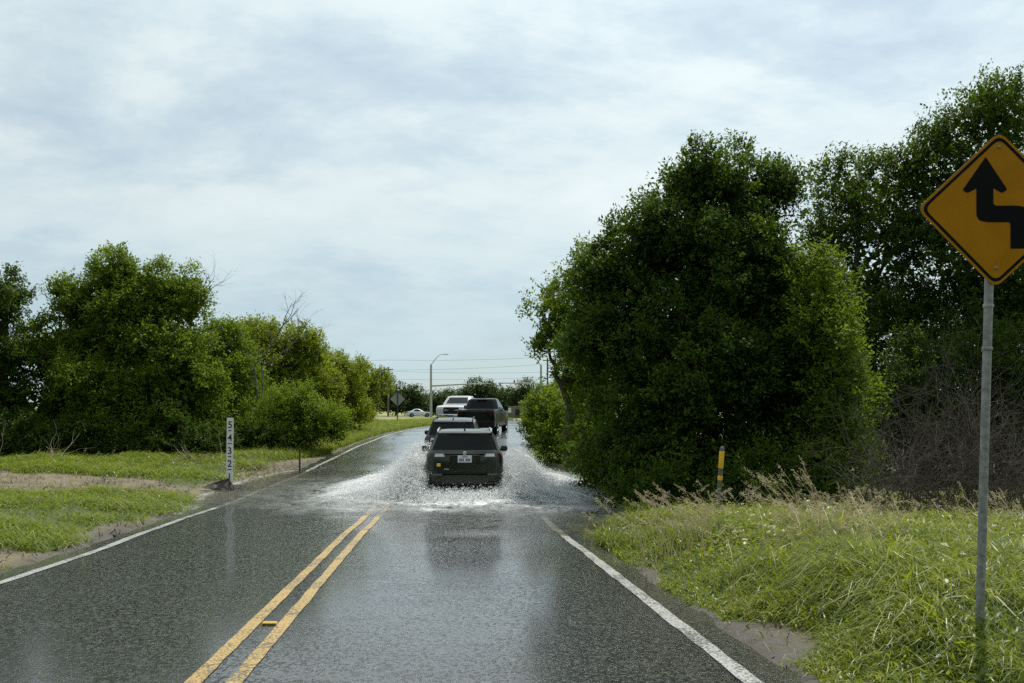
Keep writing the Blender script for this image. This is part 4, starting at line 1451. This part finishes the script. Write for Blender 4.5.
# masonry building right of the junction
HY = 150.0
hx_, hz_ = wx(521, HY), float(ground_z(wx(521, HY), HY))
hb = empty('masonry_building', (hx_, HY, hz_)); tag(hb, 'low grey brown masonry building with a chimney stub right of the black pickup', 'building')
MB().box((0, 0, .85), (4.6, 3, 1.9), .03).build('wall', BRICK, hb)
MB().box((.3, 0, 2.0), (1.35, 1.3, .5), .02).build('tower', BRICK, hb)
MB().box((.3, 0, 2.36), (1.5, 1.45, .24), .03).build('tower_cap', BRICKTOP, hb)
MB().box((2.0, 0, 1.86), (1.4, 3.1, .14), .02).build('roof_edge', PLATE, hb)
MB().box((-.5, -1.52, .9), (.7, .06, .9), .01).build('door', TRIM, hb)
wb = MB(); wb.box((0, 0, .55), (.08, .08, 1.3), .01)
so = empty('white_notice_sign', (wx(509, 130), 130, float(ground_z(wx(509, 130), 130)))); tag(so, 'small white notice sign in the grass right of the black pickup', 'road sign')
wb.build('post', BLACKPOST, so)
b_ = MB(); b_.box((0, -.06, 1.1), (.55, .02, .62), .005); b_.build('panel', PLATE, so)

# ------------------------------------------------------------------ vehicles
NR, NC, NS = 13, 4, 17
NTOT = 2 * NR + 4 * NC + 2 * NS
REAR = list(range(0, NR - 1)); CRR = list(range(NR - 1, NR + NC)); SR = list(range(NR + NC, NR + NC + NS - 1))
o3 = NR + NC + NS
CFR = list(range(o3 - 1, o3 + NC)); FRONT = list(range(o3 + NC, o3 + NC + NR - 1))
o4 = o3 + NC + NR
CFL = list(range(o4 - 1, o4 + NC)); SL = list(range(o4 + NC, o4 + NC + NS - 1)); CRL = list(range(NTOT - NC - 1, NTOT))
TS = [0, .06, .13, .2, .27, .34, .40, .45, .5, .55, .6, .66, .73, .8, .87, .94, 1]


def car_ring(z, hw, yr, yf, rr_, rf, zf=None, bulge=.04, bf=.06):
    zf = z if zf is None else zf
    P = []
    for k in range(NR):
        t = -1 + 2 * k / (NR - 1)
        P.append((t * (hw - rr_), yr - bulge * (1 - t * t) + 0))
    for k in range(NC):
        a = -math.pi / 2 + (k + 1) / (NC + 1) * math.pi / 2
        P.append((hw - rr_ + rr_ * math.cos(a), yr + rr_ + rr_ * math.sin(a)))
    for t in TS: P.append((hw, yr + rr_ + (yf - rf - yr - rr_) * t))
    for k in range(NC):
        a = (k + 1) / (NC + 1) * math.pi / 2
        P.append((hw - rf + rf * math.cos(a), yf - rf + rf * math.sin(a)))
    for k in range(NR):
        t = 1 - 2 * k / (NR - 1)
        P.append((t * (hw - rf), yf + bf * (1 - t * t)))
    for k in range(NC):
        a = math.pi / 2 + (k + 1) / (NC + 1) * math.pi / 2
        P.append((-(hw - rf) + rf * math.cos(a), yf - rf + rf * math.sin(a)))
    for t in TS[::-1]: P.append((-hw, yr + rr_ + (yf - rf - yr - rr_) * t))
    for k in range(NC):
        a = math.pi + (k + 1) / (NC + 1) * math.pi / 2
        P.append((-(hw - rr_) + rr_ * math.cos(a), yr + rr_ + rr_ * math.sin(a)))
    return [(x, y, z + (zf - z) * np.clip((y - yr) / (yf - yr), 0, 1)) for (x, y) in P]


def loft(parent, rings, panels, pm, body_name='body'):
    """panels: list of (name, material, row range, column list); those faces leave the body and become parts"""
    V = [p for r_ in rings for p in r_]
    used = {}
    for pi, (nm, m, rows, cols) in enumerate(panels):
        for r_ in rows:
            for c in cols: used[(r_, c % NTOT)] = pi
    fb, fp = [], [[] for _ in panels]
    for r_ in range(len(rings) - 1):
        for c in range(NTOT):
            d = (c + 1) % NTOT
            f = (r_ * NTOT + c, r_ * NTOT + d, (r_ + 1) * NTOT + d, (r_ + 1) * NTOT + c)
            (fp[used[(r_, c)]] if (r_, c) in used else fb).append(f)
    fb.append(tuple(range(NTOT - 1, -1, -1)))
    fb.append(tuple((len(rings) - 1) * NTOT + k for k in range(NTOT)))
    def mk(nm, faces, m):
        ids = sorted({i for f in faces for i in f})
        mp = {i: k for k, i in enumerate(ids)}
        b = MB(); b.add([V[i] for i in ids], [tuple(mp[i] for i in f) for f in faces])
        return b.build(nm, m, parent, smooth=True)
    mk(body_name, fb, pm)
    return [mk(nm, fp[i], m) for i, (nm, m, rows, cols) in enumerate(panels)]


def add_wheels(parent, hw, ya, yb, r, w=.23, rimmat=ALLOY):
    for y in (ya, yb):
        for s in (-1, 1):
            x = s * (hw - w / 2 + .012)
            we = empty('wheel', (x, y, r)); we.parent = parent
            t = MB(); t.lathe([(r * .62, -w / 2), (r * .93, -w / 2), (r, -w * .38), (r, w * .38), (r * .93, w / 2), (r * .62, w / 2)], 28, 'X'); t.build('tyre', RUBBER, we, smooth=True)
            t = MB(); t.lathe([(r * .66, s * w * .35), (r * .64, s * w * .5), (r * .55, s * w * .42), (r * .16, s * w * .46), (r * .10, s * w * .52)], 20, 'X')
            for k in range(5):
                a = 2 * math.pi * k / 5
                t.tube([(s * w * .5, 0, 0), (s * w * .5, math.cos(a) * r * .62, math.sin(a) * r * .62)], [.035, .028], 6)
            t.build('rim', rimmat, we, smooth=True)
            # dark arch lining
            t = MB(); t.lathe([(r * 1.16, -.02), (r * 1.16, .012), (r * 1.02, .012)], 28, 'X', (s * (hw - .004), y, r)); t.build('wheel_arch', TRIM, parent, smooth=True)


def add_mirrors(parent, hw, y, z, sz=(.20, .11, .15), m=TRIM):
    for s in (-1, 1):
        mb = MB(); mb.box((s * (hw + .04 + sz[0] / 2), y, z), sz, .035)
        mb.tube([(s * (hw - .05), y + .03, z - .05), (s * (hw + .08), y + .01, z - .04)], .03, 6)
        mb.build('mirror', m, parent, smooth=True)


def vehicle(name, x, y, yaw, lab, cat, zoff=0.0, pitch=0.0):
    z = float(zroad(x, y)) if y < 120 else float(ground_z(x, y)) + .05
    o = empty(name, (x, y, z + zoff), (pitch, 0, yaw))
    return tag(o, lab, cat, 'vehicles on the road')


def pitch_at(y, f=1): return math.atan2(float(zr(y + 2) - zr(y - 2)), 4.0) * f


def suv(o, pm, detail, hgt=1.0, hw=.90):
    z = lambda v: v * hgt
    rings = [car_ring(z(.26), hw * .93, -2.16, 2.10, .16, .2), car_ring(z(.30), hw * .985, -2.24, 2.2, .2, .3), car_ring(z(.46), hw * 1.0, -2.29, 2.28, .22, .35), car_ring(z(.66), hw * 1.0, -2.30, 2.3, .22, .4),
             car_ring(z(.70), hw * .995, -2.255, 2.3, .2, .4), car_ring(z(.96), hw * 1.0, -2.25, 2.26, .2, .4, z(.90)), car_ring(z(1.10), hw * .995, -2.225, 2.2, .2, .4, z(.97)), car_ring(z(1.17), hw * .975, -2.19, 2.0, .2, .4, z(1.03)),
             car_ring(z(1.215), hw * .95, -2.16, 1.05, .2, .25, z(1.10)), car_ring(z(1.25), hw * .93, -2.13, .95, .2, .22, z(1.14)),
             car_ring(z(1.60), hw * .765, -1.90, .12, .16, .2, z(1.62)), car_ring(z(1.655), hw * .73, -1.93, .05, .15, .2, z(1.67)), car_ring(z(1.69), hw * .66, -1.86, -.05, .15, .2, z(1.705)), car_ring(z(1.71), hw * .45, -1.6, -.25, .12, .2, z(1.72))]
    wide = REAR[0:12]
    panels = [('rear_window', GLASS, [9], CRL[3:] + wide + CRR[:2]), ('side_window', GLASS, [9], SR[1:15]), ('side_window', GLASS, [9], SL[1:15]), ('windshield', GLASS, [9], FRONT),
              ('tail_light', LAMP_RED, [6], CRL), ('tail_light', LAMP_RED, [6], CRR), ('rear_bumper', TRIM, [1], CRL + wide + CRR), ('headlight', LAMP_CLEAR, [5], FRONT[0:2] + CFR), ('headlight', LAMP_CLEAR, [5], FRONT[10:12] + CFL),
              ('grille', TRIM, [4], FRONT[2:10]), ('reverse_light', LAMP_CLEAR, [6], REAR[0:2]), ('reverse_light', LAMP_CLEAR, [6], REAR[10:12]), ('front_bumper', TRIM, [1], FRONT)]
    loft(o, rings, panels, pm)
    add_wheels(o, hw, -1.38, 1.36, .345)
    add_mirrors(o, hw * .99, .72, z(1.17), (.19, .12, .15), pm)
    for s in (-1, 1):
        t = MB(); t.tube([(s * hw * .70, -1.80, z(1.67)), (s * hw * .70, -1.66, z(1.725)), (s * hw * .70, -.1, z(1.735)), (s * hw * .70, .05, z(1.69))], .022, 8); t.build('roof_rail', CHROME if detail else TRIM, o, smooth=True)
    t = MB(); t.add([(-.02, -1.72, z(1.70)), (.02, -1.72, z(1.70)), (.025, -1.50, z(1.715)), (-.025, -1.50, z(1.715)), (0, -1.72, z(1.80)), (0, -1.64, z(1.79))], [(0, 1, 4), (1, 2, 5, 4), (3, 0, 4, 5), (2, 3, 5), (0, 3, 2, 1)]); t.build('antenna_fin', TRIM, o)
    # tailgate details
    yb = -2.305
    t = MB(); t.box((0, yb + .018, z(1.045)), (.74, .03, .20), .05); t.build('plate_recess', TRIM if not detail else P_GREEN, o, smooth=True)
    pl = MB(); pl.box((0, yb - .002, z(1.045)), (.335, .012, .165), .006); pl = pl.build('license_plate', PLATE, o)
    t = MB()
    for k in range(7):
        if k == 3: continue
        t.box(((k - 3) * .038, yb - .0095, z(1.025)), (.024 if k % 2 else .030, .003, .062))
    t.box((0, yb - .0095, z(1.098)), (.15, .003, .018))
    t.build('plate_lettering', PLATE_INK, pl)
    t = MB(); t.box((0, -2.245, z(1.17)), (1.02, .05, .025), .01); t.build('tailgate_trim', CHROME if not detail else pm, o)
    t = MB(); t.lathe([(.045, 0), (.045, -.012), (.028, -.018)], 16, 'Y', (0, -2.262, z(1.185))); t.build('emblem', CHROME, o, smooth=True)
    t = MB(); t.box((-.62, -2.262, z(.905)), (.095, .010, .075), .003); t.build('yellow_sticker', STICKER, o)
    t = MB(); t.box((-.43, -2.285, z(.80)), (.12, .01, .022), .003); t.build('badge', CHROME, o)
    t = MB(); t.box((0, -2.31, z(.705)), (1.1, .05, .02), .006); t.build('bumper_step', TRIM, o)
    for s in (-1, 1):
        t = MB(); t.box((s * .66, -2.325, z(.52)), (.20, .02, .05), .008); t.build('reflector', LAMP_RED, o)
    t = MB(); t.tube([(0, -2.17, z(1.235)), (.28, -2.135, z(1.275)), (.46, -2.115, z(1.285))], .010, 6); t.build('rear_wiper', TRIM, o)


hd1 = heading(26)
o = vehicle('suv_car', CARX - .08, CARY + 2.30, -hd1, 'dark olive SUV driving away through the floodwater, spray on both sides', 'car', .0, 0)
suv(o, P_GREEN, True, 1.0, .925)
Y2 = 32.2
o = vehicle('suv_car', wx(452, Y2), Y2 + 2.2, -heading(Y2 + 2), 'charcoal SUV directly ahead of the olive one, mostly hidden by it', 'car', .02, pitch_at(Y2 + 2.2))
suv(o, P_DARK, False, 1.03, .91)


def pickup(o, pm, bumper):
    hw = 1.0
    rings = [car_ring(.46, hw * .92, -2.85, 2.8, .12, .2), car_ring(.52, hw * .985, -2.95, 2.92, .14, .3), car_ring(.78, hw, -2.97, 2.98, .14, .35), car_ring(.82, hw, -2.90, 2.96, .12, .3), car_ring(1.12, hw * 1.0, -2.90, 2.94, .12, .25),
             car_ring(1.30, hw * .985, -2.90, 2.90, .12, .3, 1.26), car_ring(1.40, hw * .955, -2.87, 2.75, .12, .35, 1.33), car_ring(1.42, hw * .93, -.95, 1.18, .12, .2, 1.38), car_ring(1.47, hw * .915, -.93, 1.10, .12, .2),
             car_ring(1.86, hw * .79, -.72, .40, .14, .2), car_ring(1.94, hw * .73, -.68, .32, .14, .2), car_ring(1.97, hw * .5, -.5, .15, .12, .2)]
    panels = [('rear_window', GLASS, [8], REAR[1:11]), ('side_window', GLASS, [8], SR[1:15]), ('side_window', GLASS, [8], SL[1:15]), ('windshield', GLASS, [8], FRONT), ('tailgate', pm, [3, 4], REAR[1:11]),
              ('tail_light', LAMP_RED, [4], CRL[1:] + REAR[0:1]), ('tail_light', LAMP_RED, [4], CRR[:-1] + REAR[11:12]), ('grille', TRIM, [3, 4], FRONT[2:10]), ('headlight', LAMP_CLEAR, [4], FRONT[0:2] + CFR), ('headlight', LAMP_CLEAR, [4], FRONT[10:12] + CFL),
              ('rear_bumper', bumper, [1, 2], CRL + REAR + CRR), ('front_bumper', bumper, [1, 2], CFR + FRONT + CFL)]
    loft(o, rings, panels, pm)
    add_wheels(o, hw, -1.75, 1.95, .41, .27)
    add_mirrors(o, hw * .97, .75, 1.42, (.24, .13, .30), TRIM)
    t = MB(); t.box((0, -.86, 1.985), (.55, .10, .03), .008); t.build('cargo_lamp', LAMP_RED, o)
    for s in (-1, 1):
        t = MB(); t.tube([(s * hw * 1.01, -.9, .50), (s * hw * 1.01, 1.2, .50)], .05, 8); t.build('running_board', bumper, o, smooth=True)
        for k in (-.35, .55):
            t = MB(); t.box((s * hw * 1.0, k, 1.20), (.03, .18, .035), .01); t.build('door_handle', bumper, o)
    t = MB(); t.box((0, 2.985, 1.06), (.9, .03, .05), .01); t.build('grille_bar', bumper, o)
    t = MB(); t.box((0, -2.95, 1.20), (.22, .02, .06), .01); t.build('tailgate_handle', bumper, o)
    t = MB(); t.box((0, -2.99, .70), (.30, .012, .15), .005); t.build('license_plate', PLATE, o)


Y3 = 49.5
o = vehicle('pickup_truck', wx(480.5, Y3) + .1, Y3 + 2.9, -R(7), 'black pickup truck driving away up the bend ahead of the SUVs', 'pickup truck', -.08, pitch_at(Y3 + 2.9, .8))
pickup(o, P_BLACK, TRIM)
o.scale = (.95, .95, .95)
Y4 = 62.0
o = vehicle('pickup_truck', wx(458.5, Y4) - .05, Y4 + 2.9, math.pi - R(8), 'white pickup truck facing the camera in the oncoming lane', 'pickup truck', -.10, -pitch_at(Y4 + 2.9))
pickup(o, P_WHITE, CHROME)

# silver sedan on the crossing road
hw = .91
o = vehicle('sedan_car', wx(419, 183.5), 183.5, -R(78), 'silver white sedan side on at the far junction', 'car')
rings = [car_ring(.24, hw * .93, -2.3, 2.25, .2, .3), car_ring(.30, hw, -2.4, 2.36, .25, .4), car_ring(.55, hw, -2.45, 2.42, .25, .45), car_ring(.80, hw, -2.42, 2.36, .25, .5, .70), car_ring(.98, hw * .97, -2.36, 2.2, .25, .5, .80), car_ring(1.0, hw * .93, -1.75, .95, .25, .25, .92),
         car_ring(1.04, hw * .9, -1.68, .85, .25, .25, .97), car_ring(1.36, hw * .72, -.95, .05, .2, .2, 1.38), car_ring(1.43, hw * .62, -.8, -.05, .2, .2), car_ring(1.45, hw * .4, -.6, -.2, .15, .15)]
loft(o, rings, [('rear_window', GLASS, [6], REAR), ('side_window', GLASS, [6], SR[1:15]), ('side_window', GLASS, [6], SL[1:15]), ('windshield', GLASS, [6], FRONT), ('tail_light', LAMP_RED, [3], CRL + REAR[0:2]), ('tail_light', LAMP_RED, [3], CRR + REAR[10:12]),
                ('headlight', LAMP_CLEAR, [3], CFR + FRONT[0:2]), ('headlight', LAMP_CLEAR, [3], CFL + FRONT[10:12])], P_SILVER)
add_wheels(o, hw, -1.42, 1.42, .33)
add_mirrors(o, hw, .65, .98, (.16, .1, .12), P_SILVER)

# ------------------------------------------------------------------ sky, sun, camera
SUN_AZ, SUN_EL = R(27), R(61)                      # azimuth measured from +Y towards +X
world = bpy.data.worlds.new('World'); scene.world = world
world.use_nodes = True
nt = world.node_tree
nt.nodes.clear()
wo = nt.nodes.new('ShaderNodeOutputWorld')
sk = nt.nodes.new('ShaderNodeTexSky'); sk.sky_type = 'NISHITA'; sk.sun_disc = False
sk.sun_elevation = SUN_EL; sk.sun_rotation = SUN_AZ
sk.air_density = 1.0; sk.dust_density = .25; sk.ozone_density = 1.0
bg = nt.nodes.new('ShaderNodeBackground'); bg.inputs['Strength'].default_value = .085
L(nt, sk.outputs[0], bg.inputs['Color'])
tc = nt.nodes.new('ShaderNodeTexCoord')
sep = nt.nodes.new('ShaderNodeSeparateXYZ'); L(nt, tc.outputs['Generated'], sep.inputs[0])
den = math_(nt, 'ADD', math_(nt, 'MAXIMUM', sep.outputs['Z'], 0.0), .30)
ux, uy = math_(nt, 'DIVIDE', sep.outputs['X'], den), math_(nt, 'DIVIDE', sep.outputs['Y'], den)
cmb = nt.nodes.new('ShaderNodeCombineXYZ'); L(nt, ux, cmb.inputs[0]); L(nt, uy, cmb.inputs[1])
mp = nt.nodes.new('ShaderNodeMapping'); mp.inputs['Rotation'].default_value = (0, 0, R(-24)); mp.inputs['Scale'].default_value = (1.2, 1.55, 1); mp.inputs['Location'].default_value = (3.1, 1.4, 0)
L(nt, cmb.outputs[0], mp.inputs['Vector'])
nz = nt.nodes.new('ShaderNodeTexNoise'); nz.inputs['Scale'].default_value = 1.25; nz.inputs['Detail'].default_value = 7; nz.inputs['Roughness'].default_value = .6; nz.inputs['Distortion'].default_value = .25
L(nt, mp.outputs[0], nz.inputs['Vector'])
nz2 = nt.nodes.new('ShaderNodeTexNoise'); nz2.inputs['Scale'].default_value = 3.1; nz2.inputs['Detail'].default_value = 7; nz2.inputs['Roughness'].default_value = .62
L(nt, mp.outputs[0], nz2.inputs['Vector'])
el = sep.outputs['Z']
cover = nt.nodes.new('ShaderNodeMapRange'); L(nt, el, cover.inputs[0])
cover.inputs[1].default_value = .02; cover.inputs[2].default_value = .16; cover.inputs[3].default_value = .12; cover.inputs[4].default_value = .26
cv = math_(nt, 'ADD', math_(nt, 'ADD', math_(nt, 'MULTIPLY', nz.outputs['Fac'], .8), math_(nt, 'MULTIPLY', nz2.outputs['Fac'], .2)), cover.outputs[0])
mask = ramp(nt, cv, [(.40, g(0)), (.56, g(.6)), (.76, g(.97))])
shade = math_(nt, 'ADD', math_(nt, 'MULTIPLY', nz.outputs['Fac'], .58), math_(nt, 'MULTIPLY', nz2.outputs['Fac'], .42))
cc = ramp(nt, shade, [(.38, (.565, .685, .75)), (.47, (.625, .735, .785)), (.54, (.70, .795, .82)), (.64, (.765, .85, .86))])
# brighter towards the veiled sun
sd = Vector((math.sin(SUN_AZ) * math.cos(SUN_EL), math.cos(SUN_AZ) * math.cos(SUN_EL), math.sin(SUN_EL)))
dt = nt.nodes.new('ShaderNodeVectorMath'); dt.operation = 'DOT_PRODUCT'; L(nt, tc.outputs['Generated'], dt.inputs[0]); dt.inputs[1].default_value = sd
gl = nt.nodes.new('ShaderNodeFloatCurve'); L(nt, math_(nt, 'ADD', math_(nt, 'MULTIPLY', dt.outputs['Value'], .5), .5), gl.inputs['Value'])
cvp = gl.mapping.curves[0].points
cvp[0].location = (0, .26); cvp[1].location = (1, .92)
for q_ in ((.30, .33), (.62, .475), (.76, .53), (.90, .66)): cvp.new(*q_)
gl.mapping.update()
glow = math_(nt, 'MULTIPLY', gl.outputs[0], 2.0)
low = nt.nodes.new('ShaderNodeMapRange'); L(nt, el, low.inputs[0])
low.inputs[1].default_value = .0; low.inputs[2].default_value = .20; low.inputs[3].default_value = .85; low.inputs[4].default_value = 0.0
cc = mixc(nt, low.outputs[0], cc, (.47, .65, .73))
cb = nt.nodes.new('ShaderNodeBackground'); L(nt, cc, cb.inputs['Color']); L(nt, glow, cb.inputs['Strength'])
mx = nt.nodes.new('ShaderNodeMixShader')
L(nt, mask, mx.inputs[0]); L(nt, bg.outputs[0], mx.inputs[1]); L(nt, cb.outputs[0], mx.inputs[2])
L(nt, mx.outputs[0], wo.inputs['Surface'])

sl = bpy.data.lights.new('sun', 'SUN'); sl.energy = 4.4; sl.angle = R(.8); sl.color = (1, .95, .86)
so = bpy.data.objects.new('sun', sl); col.objects.link(so)
so.rotation_euler = (-sd).to_track_quat('-Z', 'Y').to_euler(); so.location = (20, 20, 40)

cam = bpy.data.cameras.new('camera'); cam.sensor_width = 36; cam.lens = F / 1024 * 36
cam.shift_y = (HOR - 341.5) / 1024; cam.clip_end = 6000; cam.clip_start = .05
co = bpy.data.objects.new('camera', cam); col.objects.link(co)
co.location = (0, 0, CAMZ); co.rotation_euler = (R(90), 0, 0)
scene.camera = co

scene.render.engine = 'CYCLES'
scene.cycles.use_denoising = False
scene.cycles.sample_clamp_direct = 5
scene.cycles.max_bounces = 8
scene.cycles.transparent_max_bounces = 12
scene.cycles.sample_clamp_indirect = 6
scene.view_settings.view_transform = 'Standard'
scene.view_settings.look = 'None'
scene.view_settings.exposure = 0
scene.view_settings.gamma = 1
